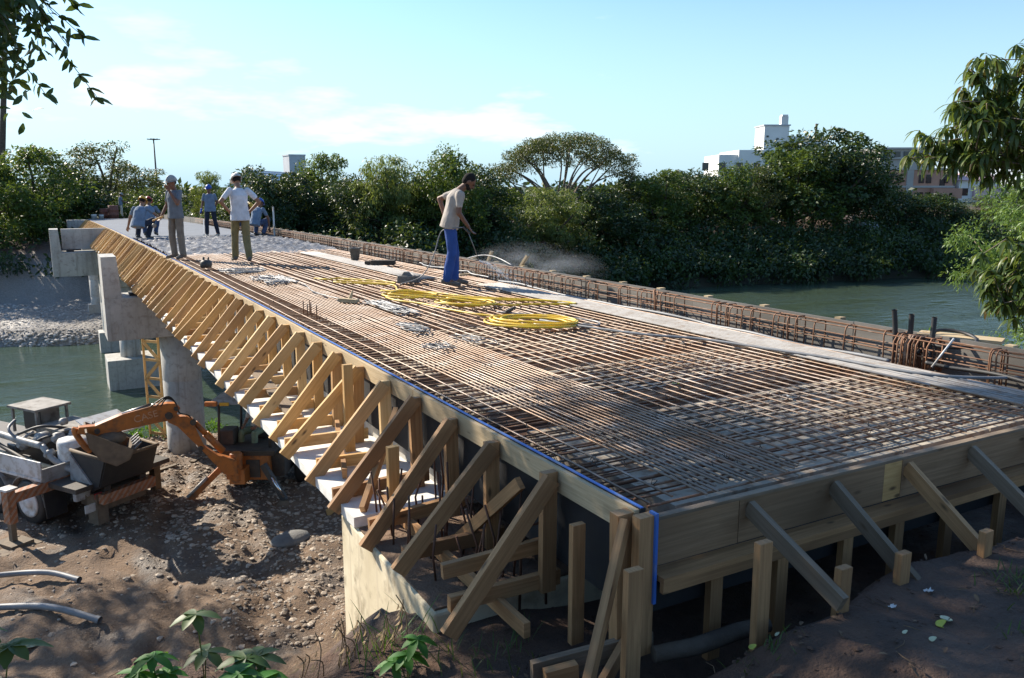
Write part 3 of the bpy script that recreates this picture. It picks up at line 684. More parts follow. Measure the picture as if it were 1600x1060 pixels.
# yellow hose: one continuous run of coils
def coil(cx, cy, rx, ry, turns, seed, z=.02, rot=-.5, drift=.12):
    rr = random.Random(seed); out = []; n = int(turns * 12)
    for i in range(n):
        a = i / 12 * 2 * math.pi + seed; k = 1 + .16 * math.sin(a * .37 + seed) + .05 * math.sin(a * 1.7)
        x, y = rx * k * math.cos(a), ry * k * math.sin(a)
        out.append((cx + x * math.cos(rot) - y * math.sin(rot) + drift * math.sin(i * .05 + seed) * .5, cy + x * math.sin(rot) + y * math.cos(rot), z + .014 * (i / 12) / turns * 3 + .006 * math.sin(a * 2.3)))
    return out
r0 = -.87
Pz = [(3.75, 6.35), (3.4, 6.9), (3.0, 7.3), (2.75, 7.7), (2.5, 8.4), (2.15, 8.7), (1.95, 8.9)]
Pz += coil(2.05, 8.1, .42, .28, 1.6, 1, rot=r0)
Pz += coil(2.45, 6.95, .38, .27, 4.2, 2, rot=r0)
Pz += [(2.8, 6.6), (3.1, 6.5), (3.5, 6.3), (3.75, 6.2), (3.6, 6.6), (3.1, 7.0), (2.7, 7.5), (2.3, 8.1), (1.8, 8.3), (1.72, 7.8), (1.9, 7.3), (1.98, 6.7), (2.1, 6.1), (2.25, 5.7)]
Pz += coil(2.42, 5.12, .50, .30, 6.2, 4, rot=r0)
hose('yellow_hose', Pz, .0135, 'yellow', 'bright yellow hose lying in tangled coils on the rebar mat')
P2 = [(1.55, 11.2), (1.7, 10.9), (1.9, 11.0), (2.2, 10.5), (2.5, 9.9), (2.4, 9.7), (2.1, 10.2), (1.8, 10.6), (1.68, 10.4), (2.0, 10.0), (2.35, 9.6), (2.3, 9.2), (2.2, 8.9), (2.4, 8.7)]
hose('yellow_hose', P2, .0135, 'yellow', 'short yellow hose loop beside the concrete block with the handle')
hose('grey_cable', [(2.75, 4.95), (2.95, 4.6), (3.1, 4.85), (2.9, 5.4), (2.6, 5.8), (2.45, 6.1)], .010, 'wire', 'pale grey cable end looping out of the large yellow coil', 'cable')
b = MB(); b.limb((2.52, 5.95, 5.42), (2.60, 5.90, 5.47), .028, .02); tag(b.build('hose_coupling', M['darkmetal']), 'dark plug fitting on the cable between the yellow coils', 'coupling')
# tangled tie wire
def tangle(name, cx, cy, rx, ry, n, seed, lab, r=.0055):
    rr = random.Random(seed); b = MB()
    for s_ in range(n):
        p = [(cx + rr.uniform(-rx, rx), cy + rr.uniform(-ry, ry), rr.uniform(0, .03)) for _ in range(5)]
        pts = smooth([(a_, b_, zd(b_) + .005 + c_) for a_, b_, c_ in p], 5); b.tube(pts, r, 5)
    for s_ in range(n // 3):
        x, y, q = cx + rr.uniform(-rx, rx), cy + rr.uniform(-ry, ry), rr.uniform(.06, .13)
        b.tube([(x + q * math.cos(a), y + q * math.sin(a), zd(y) + .012 + .008 * math.sin(a * 2 + s_)) for a in [k_ * .5 for k_ in range(24)]], r, 5)
    return tag(b.build(name, M['wire']), lab, 'wire')
tangle('tangled_wire', 1.42, 7.2, .16, .75, 16, 1, 'tangle of grey tie wire left of the yellow hose coils')
tangle('tangled_wire', 1.05, 5.5, .14, .35, 8, 2, 'small tangle of grey wire nearest the left deck edge')
tangle('tangled_wire', .85, 4.35, .13, .2, 5, 3, 'loose ring of dark wire lying on the close-set bars', .004)
tangle('tangled_wire', 1.3, 4.6, .2, .25, 4, 6, 'sparse dark wire scraps just right of the wire ring', .0035)
tangle('tangled_wire', .9, 11.4, .3, .8, 14, 4, 'grey wire tangle between the helmeted man in white and the block', .007)
tangle('tangled_wire', .75, 13.3, .4, .5, 9, 5, 'grey wire heap at the feet of the man in the white shirt', .008)
hose('grey_cable', [(1.0, 12.2), (1.15, 10.6), (1.0, 9.4), (1.05, 8.5), (1.25, 8.0)], .008, 'wire', 'single pale cable running back from the wire tangle', 'cable')
b = MB(); b.board((1.05, 8.2, 5.40), (1.22, 7.95, 5.40), .05, .10); b.limb((1.16, 8.1, 5.41), (1.20, 8.1, 5.52), .03, .012); tag(b.build('wood_float', M['woodpale']), 'small pale wooden block with a peg handle on the bars', 'tool')

# bucket, block, float box, round jug
def place(name, c, label, cat, rz=0): return empty(name, c, rz, label, cat)
bk = place('bucket', (3.42, 14.5, zd(14.5) + .02), 'grey concrete-crusted bucket standing on the bar bundle', 'bucket')
b = MB(); b.lathe((0, 0, 0), [(.085, .0), (.12, .25), (.135, .25), (.135, .275), (.118, .275), (.08, .03)], 20); b.build('pail', MAT('dusty_pail', (.22, .21, .19), (.14, .13, .12), .9, 8), bk)
b = MB(); b.tube([(.12 * math.cos(a), .02, .26 + .09 * math.sin(a)) for a in [math.pi * q / 8 for q in range(9)]], .005, 5); b.build('handle', M['darkmetal'], bk)
b = MB(); b.cbox((0, 0, .05), (.5, .22, .10)); b.cbox((-.28, .02, .045), (.2, .16, .07)); o = b.build('concrete_block', M['bark'], None, .012); o.location = (3.55, 13.1, zd(13.1) + .015); o.rotation_euler = (0, 0, -.5); tag(o, 'flat dark concrete block just in front of the bucket', 'block')
M['dustybox'] = MAT('cement_dusted', (.20, .19, .17), (.13, .12, .105), .9, 6, bmp=.4)
cb = place('generator_box', (2.78, 9.85, zd(9.85) + .01), 'squat cement-dusted box with a lump handle beside the yellow hose', 'box', -.5)
b = MB(); b.hexa([(-.19, -.12, 0), (.19, -.12, 0), (.19, .12, 0), (-.19, .12, 0), (-.18, -.11, .12), (.18, -.11, .12), (.18, .11, .12), (-.18, .11, .12)]); b.build('case', M['dustybox'], cb, .015)
b = MB(); b.hexa([(-.12, -.07, .12), (.05, -.07, .12), (.05, .07, .12), (-.12, .07, .12), (-.08, -.05, .18), (.0, -.05, .18), (.0, .05, .18), (-.08, .05, .18)]); b.build('handle', M['dustybox'], cb, .01)
b = MB(); b.tube([(.05, -.06, .15), (.12, -.12, .13), (.17, -.135, .06), (.2, -.2, .01)], .006, 5); b.build('cable', M['wire'], cb)
jg = place('plastic_jug', (.24, 14.3, zd(14.3) + .01), 'round dark grey jug with two lugs behind the standing man in grey', 'jug')
b = MB(); b.lathe((0, 0, 0), [(.02, 0), (.10, .01), (.12, .06), (.115, .12), (.07, .16), (.06, .165)], 18); b.build('body', M['darkmetal'], jg)
b = MB(); b.limb((-.04, 0, .15), (-.04, 0, .21), .022, .02); b.limb((.05, 0, .15), (.05, 0, .2), .02, .018); b.build('lug', M['darkmetal'], jg)
# stakes and hoop by the spraying man, on the right form
b = MB(); b.board((4.74, 9.55, 5.5), (4.80, 9.30, 5.80), .04, .07); tag(b.build('slanted_stake', M['woodpale']), 'right slanted wooden stub behind the form past the spray', 'stake')
b = MB(); b.board((4.74, 10.75, 5.5), (4.78, 10.6, 5.78), .04, .06); tag(b.build('slanted_stake', M['woodpale']), 'left slanted wooden stub behind the form beside the wand tip', 'stake')
b = MB(); b.tube([(4.62, 11.3 - 1.8 * q / 12, 5.60 + .12 * math.sin(math.pi * q / 12)) for q in range(13)], .012, 6); tag(b.build('wire_hoop', M['wire']), 'pale hoop arching over the right form behind the spray', 'hoop')
b = MB(); b.box(4.10, 4.66, 10.6, 10.66, 5.34, 5.38); tag(b.build('small_plank', M['woodpale']), 'small plank across the cage by the spraying man', 'plank')

# ------------------------------------------------------------------ scaffold ladder by the pier
sc = empty('timber_ladder', (0, 0, 0), 0, 'orange-brown timber ladder frame with zigzag bracing beside the pile cap', 'ladder')
b = MB(); b.board((-.12, 20.7, -.6), (-.12, 20.7, 3.2), .06, .05, (1, 0, 0)); b.board((-.46, 21.1, -.6), (-.46, 21.1, 3.2), .06, .05, (1, 0, 0)); b.build('rail', M['wood'], sc)
for i in range(7):
    z = -.3 + i * .52; b = MB(); b.board((-.12, 20.7, z), (-.46, 21.1, z), .07, .03); b.build('rung', M['wood'], sc)
b = MB()
for i in range(6):
    z = -.3 + i * .52; a_, c_ = ((-.12, 20.66, z), (-.46, 21.06, z + .5)) if i % 2 else ((-.46, 21.06, z), (-.12, 20.66, z + .5)); b.board(a_, c_, .09, .025)
b.build('bracing', M['wood'], sc)

# ------------------------------------------------------------------ foliage
def leaves(P, D, N, L, Wd, seed=0, bend=.25):
    """one small folded leaf per point: base P, direction D, normal N"""
    n = len(P); D = D / np.linalg.norm(D, axis=1, keepdims=True); Sx = np.cross(D, N); Sx /= (np.linalg.norm(Sx, axis=1, keepdims=True) + 1e-9); Nn = np.cross(Sx, D)
    L = L[:, None]; Wd = Wd[:, None]
    a = P; tip = P + D * L - Nn * L * bend; mid = P + D * L * .5
    l = mid + Sx * Wd * .5; r = mid - Sx * Wd * .5
    Vv = np.stack([a, l, tip, r], 1).reshape(-1, 3); F_ = np.arange(n * 4).reshape(-1, 4)
    rs = np.random.RandomState(seed); u = np.repeat(rs.rand(n), 4); uv = np.stack([u, np.tile([0, .5, 1, .5], n)], 1)
    return Vv, F_, uv
def np_mesh(name, parts, m):
    vs = np.concatenate([p[0] for p in parts]); off = 0; fs = []
    for p in parts: fs.append(p[1] + off); off += len(p[0])
    F_ = np.concatenate(fs); uv = np.concatenate([p[2] for p in parts])
    me = bpy.data.meshes.new(name); n = len(F_)
    me.vertices.add(len(vs)); me.vertices.foreach_set('co', vs.astype(np.float32).ravel())
    me.loops.add(n * 4); me.loops.foreach_set('vertex_index', F_.astype(np.int32).ravel())
    me.polygons.add(n); me.polygons.foreach_set('loop_start', np.arange(0, n * 4, 4, dtype=np.int32))
    me.update(calc_edges=True); l = me.uv_layers.new(name='UVMap'); l.data.foreach_set('uv', uv[F_.ravel()].astype(np.float32).ravel())
    me.materials.append(m); me.validate(); return me
def unit(rs, n):
    d = rs.normal(size=(n, 3)); return d / np.linalg.norm(d, axis=1, keepdims=True)
def clump_leaves(C, Rr, per, L, Wd, seed, droop=.3, flat=1.0, shell=.55):
    """C: clump centres, Rr: clump radii"""
    rs = np.random.RandomState(seed); C = np.array(C); Rr = np.array(Rr); n = len(C) * per
    c = np.repeat(C, per, 0); r = np.repeat(Rr, per)[:, None]; d = unit(rs, n); k = shell + (1 - shell) * rs.rand(n, 1)
    P = c + d * r * k * np.array([1, 1, flat]); D = d * .8 + unit(rs, n) * .9; D[:, 2] -= droop
    N = unit(rs, n) + np.array([0, 0, .7])
    return leaves(P, D, N, L * (.6 + .8 * rs.rand(n)), Wd * (.7 + .6 * rs.rand(n)), seed)
def crown_clumps(rs, blobs, n, rc, lowcut=-.6):
    C = []; Rr = []
    vols = [b[3] * b[4] * b[5] for b in blobs]; tot = sum(v ** .67 for v in vols)
    for b_, v in zip(blobs, vols):
        for i in range(int(n * v ** .67 / tot)):
            d = unit(rs, 1)[0]
            if d[2] < lowcut: d[2] = -d[2]
            k = .45 + .62 * rs.rand() ** .6
            C.append((b_[0] + d[0] * b_[3] * k, b_[1] + d[1] * b_[4] * k, b_[2] + d[2] * b_[5] * k)); Rr.append(rc * (.55 + .9 * rs.rand()))
    return C, Rr
def trunk_mesh(mb, pts, r0, r1, n=8):
    m_ = len(pts); mb.tube(pts, [r0 + (r1 - r0) * (i / (m_ - 1)) for i in range(m_)], n)
def make_tree(name, seed, blobs, nclump, rc, per, L, Wd, leafm, trunk_r=.22, forks=None, droop=.3, flat=.8, bark='bark', lowcut=-.6, nl=9):
    rs = np.random.RandomState(seed); rr = random.Random(seed)
    root = empty(name); C, Rr = crown_clumps(rs, blobs, nclump, rc, lowcut)
    me = np_mesh('crown', [clump_leaves(C, Rr, per, L, Wd, seed, droop, flat)], M[leafm]); link('crown', me, root)
    mb = MB(); base = V((0, 0, -.6)); cz = min(b[2] - b[5] * .5 for b in blobs); fork = V((rr.uniform(-.3, .3), rr.uniform(-.3, .3), max(.8, cz) if forks is None else forks))
    trunk_mesh(mb, [base, base.lerp(fork, .5) + V((rr.uniform(-.15, .15), 0, 0)), fork], trunk_r, trunk_r * .75)
    for i in range(nl):
        tgt = V(C[rr.randrange(len(C))]); mid = fork.lerp(tgt, .5) + V((rr.uniform(-.3, .3), rr.uniform(-.3, .3), rr.uniform(-.1, .5)))
        trunk_mesh(mb, smooth([fork, mid, tgt], 4), trunk_r * .5, .03, 6)
    mb.build('trunk', M[bark], root); return root
protos_t = {}
protos_t['broad'] = lambda s: make_tree('broadleaf_tree', s, [(0, 0, 4.2, 2.7, 2.6, 2.5), (1.3, .3, 3.1, 2.1, 2, 1.9), (-1.4, -.2, 3.0, 2.1, 2, 2), (.2, -.8, 5.6, 1.5, 1.5, 1.3)], 120, .66, 105, .20, .11, 'leafdark')
protos_t['mid'] = lambda s: make_tree('leafy_tree', s, [(0, 0, 4.6, 2.3, 2.2, 2.3), (1.2, -.4, 3.0, 1.9, 2, 2), (-1.1, .3, 3.4, 1.9, 1.9, 1.8), (-.3, 0, 6.0, 1.2, 1.2, 1.0)], 115, .58, 100, .19, .095, 'leafmid')
protos_t['pale'] = lambda s: make_tree('willowy_tree', s, [(0, 0, 4.6, 1.9, 1.9, 2.1), (.8, 0, 3.0, 1.6, 1.6, 2.2), (-.8, 0, 3.2, 1.6, 1.6, 2.0)], 110, .5, 100, .24, .06, 'leafpale', droop=1.4)
protos_t['olive'] = lambda s: make_tree('airy_tree', s, [(0, 0, 5.2, 2.6, 2.4, 1.1), (1.4, .3, 4.2, 1.8, 1.8, .8), (-1.3, -.3, 4.3, 1.8, 1.6, .9), (.1, 0, 6.4, 1.3, 1.3, .7), (0, 0, 2.6, 1.6, 1.6, 1.2)], 80, .55, 90, .16, .07, 'leafolive', flat=.55)
cache = {}
tree_i = 0
def put_tree(kind, v, x, y, h, w, label, z=None, rz=0):
    key = (kind, v)
    if key not in cache:
        cache[key] = protos_t[kind](11 + v * 7 + len(kind)); o = cache[key]
    else: o = copy_tree(cache[key])
    H0 = {'broad': 7.1, 'mid': 7.2, 'pale': 6.9, 'olive': 7.2}[kind]
    if z is None: z = 1.2
    o.location = (x, y, z); k_h = 1.0 if x < 24 else (.98 if 53 < x < 66 else 1.08); h *= k_h; w *= 1.12; sc_ = h / H0; o.scale = (w / 5.2, w / 5.2, sc_); o.rotation_euler = (0, 0, rz)
    return tag(o, label, 'tree', 'trees along the far bank')
T = [
 ('mid', 0, -6.6, 57.5, 8.3, 6.5, 'leafy green tree at the left photo edge beyond the gravel bar'),
 ('mid', 1, -3.2, 61.5, 8.4, 6.5, 'bright-edged leafy tree above the far pier cap'),
 ('broad', 0, -1.0, 65.0, 7.3, 5.5, 'dark round tree behind the leafy tree above the far pier cap'),
 ('olive', 0, 1.6, 70.4, 9.3, 7.0, 'tall airy tree with layered crown left of the light mast'),
 ('olive', 1, 4.6, 74.0, 7.6, 7.5, 'spreading dark airy tree just left of the light mast foot'),
 ('mid', 2, 4.4, 64.0, 5.4, 5.5, 'low leafy tree behind the far worker and drums'),
 ('pale', 0, 9.9, 72.6, 7.2, 3.2, 'slim pale tree between the two helmeted standing men'),
 ('mid', 0, 9.4, 60.5, 4.8, 5.0, 'low tree behind the man with the blue helmet'),
 ('broad', 1, 11.4, 56, 7.1, 4.8, 'dark dome-shaped tree right of the arched hall roof'),
 ('broad', 0, 14.1, 58.8, 6.7, 5.2, 'dark tree hiding the foot of the pale box tower'),
 ('mid', 1, 17.2, 61.6, 8.3, 4.6, 'pointed tree right of the pale box tower'),
 ('broad', 2, 16.6, 54.2, 6.3, 5.0, 'dark low tree in front of the pointed tree'),
 ('pale', 1, 18.7, 51.7, 7.9, 5.4, 'yellow-green willowy tree at the middle of the left half'),
 ('broad', 1, 21.4, 54.5, 6.6, 5.0, 'dark tree right of the yellow-green willowy tree'),
 ('mid', 2, 22.9, 51.6, 8.3, 5.0, 'tall leafy tree just left of the spraying man'),
 ('broad', 2, 26.2, 54.2, 6.6, 5.0, 'dark tree directly behind the spraying man'),
 ('mid', 0, 29.6, 56.4, 5.3, 5.5, 'green tree under the left tip of the umbrella crown'),
 ('pale', 0, 29.9, 48.6, 5.4, 6.2, 'pale yellow-green bushy tree below the umbrella crown'),
 ('broad', 0, 35.9, 51.0, 5.1, 6.4, 'dark low tree below the umbrella tree trunk'),
 ('broad', 1, 43.0, 56.2, 6.2, 6.0, 'dark tree under the right tip of the umbrella crown'),
 ('mid', 1, 42.6, 51.6, 6.6, 5.5, 'green tree in front of the white cloud at middle right'),
 ('broad', 2, 46.6, 52.0, 6.4, 6.0, 'dark green tree left of the white stepped building'),
 ('mid', 2, 48.8, 49.4, 6.9, 5.4, 'tree standing in front of the white stepped building'),
 ('olive', 0, 52.0, 50.2, 7.0, 6.0, 'thin airy tree before the lower white wall'),
 ('broad', 0, 59.2, 50.0, 10.9, 10.5, 'largest dark round tree, before the white tower'),
 ('broad', 1, 63.6, 50.3, 9.8, 8.0, 'tall dark tree forming the right shoulder of the largest round tree'),
 ('mid', 1, 55.3, 49.4, 9.3, 7.0, 'leafy tree forming the left shoulder of the largest round tree'),
 ('broad', 2, 69.2, 48.4, 4.9, 6.5, 'dark tree in front of the brick building foot'),
 ('broad', 0, 73.9, 47.6, 4.6, 6.5, 'dark tree right of the brick building foot'),
 ('olive', 1, 78.6, 46.6, 4.4, 7.0, 'airy tree behind the hanging mango branches'),
 ('mid', 0, 79.4, 42.4, 4.8, 7.0, 'green tree at the right end of the far bank'),
]
for i, (k_, v_, x, y, h, w_, lab) in enumerate(T): put_tree(k_, v_, x, y, h, w_, lab, rz=i * 1.3)
# second row, half hidden behind the first
for i in range(17):
    x = 12 + i * 4.4
    if 27 < x < 42 or x > 66: continue
    y = 60.5 + 2.5 * math.sin(i * 1.7); k_ = ('broad', 'mid', 'olive')[i % 3]
    put_tree(k_, i % 2, x, y, 5.8 + .9 * math.sin(i * 2.3), 6.2, 'half-hidden tree of the rear row, %s from the left behind the far bank trees' % ordinal(i + 1), rz=i * 2.1)
# umbrella tree
ut = empty('umbrella_tree', (36.0, 57.0, 1.0), .0, 'tall flat-topped umbrella tree with bare forking limbs, above all its neighbours', 'tree')
rs = np.random.RandomState(5); C = []; Rr = []
cr = V((.871, -.492, 0)); cf = V((.492, .871, 0))
for i in range(240):
    a = rs.rand() * 6.28; q = rs.rand() ** .5; lx = math.cos(a) * q * 6.6; ly = math.sin(a) * q * 3.6
    top = 10.1 - .075 * abs(lx - .6) ** 1.95 - .05 * ly * ly
    p = cr * lx + cf * ly; C.append((p.x, p.y, top + .35 - rs.rand() ** 1.3 * 2.1 - .2)); Rr.append(.55 + .3 * rs.rand())
link('crown', np_mesh('crown', [clump_leaves(C, Rr, 84, .19, .08, 9, .1, .5)], M['leafolive']), ut)
mb = MB(); rr = random.Random(2); fork = V((0, 0, 4.4)); trunk_mesh(mb, [(0, 0, -.5), (.1, 0, 2), fork], .30, .24)
for i in range(20):
    tg = V(C[rr.randrange(len(C))]); q_ = tg.copy(); q_.z = 0; f0 = q_ * rr.uniform(0, .22) + V((0, 0, rr.uniform(2.6, 6.0))); mid = f0.lerp(tg, .5) + V((rr.uniform(-.4, .4), rr.uniform(-.4, .4), -.2 + rr.random() * .9))
    trunk_mesh(mb, smooth([f0 * .92, mid, tg], 5), rr.uniform(.07, .15), .035, 5)
for a_ in (-.9, .7): trunk_mesh(mb, smooth([V((0, 0, 1.5)), V((a_ * .5, 0, 3.4)), V((a_ * 1.2, 0, 6.0))], 4), .2, .12)
mb.build('trunk', M['barkpale'], ut)
# bank undergrowth, one mass
rs = np.random.RandomState(8); C = []; Rr = []
for i in range(2000):
    x = 5.5 + rs.rand() * 84; fs1 = far_shore(x); d = rs.rand(); y = fs1 - .9 + d * 6.6; hh = (1.6 + 2.6 * d) * (.75 + .5 * noise.noise(V((x * .25, 0, 4))))
    C.append((x, y, -.25 + hh * rs.rand() ** .6 + d * .8)); Rr.append(.55 + .5 * rs.rand())
for i in range(700):
    x = 9 + rs.rand() * 84; y = far_shore(x) + 5 + rs.rand() * 6; C.append((x, y, 1.4 + rs.rand() * 2.2)); Rr.append(.7 + .5 * rs.rand())
for i in range(330):
    x = -14 + rs.rand() * 26; y = 52.5 + rs.rand() * 9; C.append((x, y, 1.6 + rs.rand() * (1.2 + (y - 52) * .22))); Rr.append(.6 + .5 * rs.rand())
me = np_mesh('undergrowth', [clump_leaves(C, Rr, 40, .30, .16, 21, .35, .8)], M['leafdark'])
tag(link('undergrowth', me), 'dark tangled undergrowth overhanging the water of the far bank', 'undergrowth', kind='stuff')

rs = np.random.RandomState(18); C = []; Rr = []
for i in range(900):
    x = -70 + rs.rand() * 250; y = 100 + rs.rand() * 25 - .10 * max(0, x - 20); C.append((x, y, 3.2 + rs.rand() * 4.0 * (.75 + .4 * noise.noise(V((x * .12, 2, 4)))))); Rr.append(1.4 + 1.0 * rs.rand())
me = np_mesh('distant_woods', [clump_leaves(C, Rr, 34, .9, .5, 23, .35, .8)], M['leafdark'])
tag(link('distant_woods', me), 'distant dark wood closing the gaps behind the far bank trees', 'woods', kind='stuff')
# overhanging tree at the upper left: throws the dappled shade
def blade(mb, p, d, n, L, Wd, curl=.3, seg=4, fold=.12):
    """a curved leaf with a raised midrib line"""
    p = V(p); d = V(d).normalized(); s_ = d.cross(V(n)).normalized(); n_ = s_.cross(d); rows = []
    for i in range(seg + 1):
        t_ = i / seg; w_ = Wd * .5 * (math.sin(math.pi * min(1, t_ * .92 + .06)) ** .8); c_ = p + d * L * (t_ - curl * .25 * t_ * t_) - n_ * L * curl * t_ * t_
        rows.append((c_ + s_ * w_ + n_ * w_ * fold * 2, c_, c_ - s_ * w_ + n_ * w_ * fold * 2))
    u = rnd.random(); vs = [q for r_ in rows for q in r_]; fs2 = []
    for i in range(seg):
        fs2 += [(i * 3, i * 3 + 1, i * 3 + 4, i * 3 + 3), (i * 3 + 1, i * 3 + 2, i * 3 + 5, i * 3 + 4)]
    mb.add(vs, fs2, [[(u, 0)] * 4] * len(fs2), True)
st = empty('shade_tree', (-11.5, 6.5, .1), 0, 'big-leaved tree whose dark twigs hang into the upper left corner', 'tree')
def W2(p): return (p[0] + 11.5, p[1] - 6.5, p[2] - .1)
rs = np.random.RandomState(4); C = []; Rr = []
blobs = [(-3.9, 10.2, 12.4, 3.2, 2.4, 1.3), (-9.2, 8.4, 12.3, 3.0, 2.4, 1.6), (-3.0, 6.9, 10.9, 1.6, 1.4, .8), (-6.6, 5.4, 10.8, 2.2, 1.8, 1.2), (-11, 9, 11.5, 3, 3, 2.0), (-.6, 9.9, 13.8, 2.1, 1.4, .7)]
for b_ in blobs:
    for i in range(int(9 * (b_[3] * b_[4] * b_[5]) ** .67) + 8):
        d = unit(rs, 1)[0] * rs.rand() ** .4; C.append(W2((b_[0] + d[0] * b_[3], b_[1] + d[1] * b_[4], b_[2] + d[2] * b_[5]))); Rr.append(.42 + .35 * rs.rand())
big = clump_leaves(C, Rr, 60, .17, .085, 31, .6, .8, .2)
link('crown', np_mesh('crown', [big], M['leafnear']), st)
mb = MB(); trunk_mesh(mb, [(0, 0, -.5), (.2, .1, 4), (.6, .4, 8)], .32, .2)
for i in range(22):
    tg = V(C[rnd.randrange(len(C))]); trunk_mesh(mb, smooth([V((.6, .4, 7.5)), V((.6, .4, 7.5)).lerp(tg, .5) + V((0, 0, .6)), tg], 4), .10, .02, 5)
mb.build('trunk', M['bark'], st)
# off-frame riverside tree throwing dapples over the muddy bank
rt2 = empty('riverside_tree', (-13.5, 20.4, 0), 0, 'leaning riverside tree just beyond the left photo edge, its dapples falling on the mud', 'tree')
rs = np.random.RandomState(44); C2 = []; R2 = []
for b_ in [(-9.2, 24.5, 10.6, 3.0, 2.4, 1.3), (-12, 22, 10.5, 3, 3, 2), (-7.4, 22.2, 9.4, 1.9, 1.7, 1.0)]:
    for i in range(20):
        d = unit(rs, 1)[0] * rs.rand() ** .4; C2.append((b_[0] + d[0] * b_[3] + 13.5, b_[1] + d[1] * b_[4] - 20.4, b_[2] + d[2] * b_[5])); R2.append(.40 + .35 * rs.rand())
link('crown', np_mesh('crown', [clump_leaves(C2, R2, 60, .18, .09, 33, .6, .8, .2)], M['leafnear']), rt2)
mb = MB(); trunk_mesh(mb, [(0, 0, -.5), (1, .6, 4), (2.6, 1.6, 7.5)], .34, .2)
for i in range(14): tg = V(C2[i * 4]); trunk_mesh(mb, smooth([V((2.6, 1.6, 7.3)), V((2.6, 1.6, 7.3)).lerp(tg, .5) + V((0, 0, .6)), tg], 4), .10, .02, 5)
mb.build('trunk', M['bark'], rt2)
# the visible hanging twigs, with single leaves
tw = MB(); lf = MB(); rr = random.Random(12)
def cam_pt(px, py, D):       # used only to write down world positions of the twigs once
    return None
ends = []
for i in range(22):
    ax = -3.10 + rr.uniform(-.25, .2); ay = 6.3 + rr.uniform(-.5, .6); az = 9.1 + rr.uniform(-.2, .5)
    tx = ax + rr.uniform(.35, 1.28) * (.55 + .45 * rr.random()); ty = ay + rr.uniform(-.7, .0); tz = az - rr.uniform(.15, 1.35)
    if i < 3: tx = ax + 1.45 - i * .12; tz = az - (.15 + i * .42)
    pts = smooth([V((ax - .8, ay + .3, az + .4)), V((ax, ay, az)), V(((ax + tx) / 2, (ay + ty) / 2, (az + tz) / 2 + .12)), V((tx, ty, tz))], 6)
    tw.tube([W2(p) for p in pts], [.012 - .009 * q / (len(pts) - 1) for q in range(len(pts))], 5)
    for q in range(4, len(pts)):
        for _ in range(3 if q > 8 else 2):
            d = V((rr.uniform(-.5, .8), rr.uniform(-.6, .4), rr.uniform(-1.1, .15))); blade(lf, W2(pts[q] + V((rr.uniform(-.03, .03), 0, 0))), d, (rr.uniform(-1, 1), rr.uniform(-1, 1), .4), rr.uniform(.10, .17), rr.uniform(.042, .062), .25, 3)
    if i % 3 == 0:
        for _ in range(30):
            c_ = pts[rr.randrange(3, 10)]; d = V((rr.uniform(-1, 1), rr.uniform(-1, 1), rr.uniform(-1.2, .3))); blade(lf, W2(V(c_) + V((rr.uniform(-.2, .12), rr.uniform(-.2, .2), rr.uniform(-.15, .2)))), d, (rr.uniform(-1, 1), rr.uniform(-1, 1), .4), rr.uniform(.10, .165), rr.uniform(.042, .062), .25, 3)
for _ in range(620):
    c_ = V((-2.80 + rr.gauss(0, .19), 6.1 + rr.gauss(0, .3), 8.55 + rr.gauss(0, .36))); d = V((rr.uniform(-1, 1), rr.uniform(-1, 1), rr.uniform(-1.2, .3))); blade(lf, W2(c_), d, (rr.uniform(-1, 1), rr.uniform(-1, 1), .4), rr.uniform(.10, .165), rr.uniform(.042, .062), .25, 3)
for _ in range(520):
    c_ = V((-3.12 + rr.gauss(0, .16), 6.15 + rr.gauss(0, .3), 8.75 + rr.gauss(0, .40))); d = V((rr.uniform(-1, 1), rr.uniform(-1, 1), rr.uniform(-1.2, .3))); blade(lf, W2(c_), d, (rr.uniform(-1, 1), rr.uniform(-1, 1), .4), rr.uniform(.10, .165), rr.uniform(.042, .062), .25, 3)
lf.build('hanging_leaves', M['leafnear'], st); tw.build('twigs', M['bark'], st)

# mango tree at the right edge
mg = empty('mango_tree', (9.38, 1.50, 3.9), 0, 'mango tree reaching in from the right edge, long drooping leaves in rosettes', 'tree')
def W3(p): return V((p[0] - 9.2, p[1] - 1.6, p[2] - 3.9))
tw = MB(); lf = MB(); rr = random.Random(5)
trunk_mesh(tw, [(0, 0, -1), (-.1, .1, 1.5), (-.4, .2, 3.2)], .2, .13)
anch = []
for (cx, cy, cz, sx_, sy_, sz_, n) in ((6.35, 2.2, 7.95, .28, .3, .30, 95), (6.75, 2.0, 8.1, .35, .4, .45, 110), (5.95, 2.4, 7.66, .2, .2, .17, 34), (5.62, 2.58, 7.33, .12, .15, .06, 8), (6.1, 2.35, 7.38, .30, .3, .13, 50), (6.65, 2.1, 6.05, .14, .3, .30, 50), (6.42, 2.2, 5.86, .09, .2, .14, 16), (7.0, 1.95, 5.6, .25, .3, .3, 34), (6.8, 2.05, 7.35, .3, .4, .3, 44), (5.98, 2.42, 8.26, .06, .08, .12, 5)):
    for i in range(n): anch.append(V((cx + rr.gauss(0, sx_), cy + rr.gauss(0, sy_), cz + rr.gauss(0, sz_))))
anch = [p for p in anch if sorted((q - p).length for q in anch)[3] < .26]
hub = [V((8.6, 1.8, 6.6)), V((8.4, 1.9, 7.6)), V((8.5, 1.7, 5.6))]
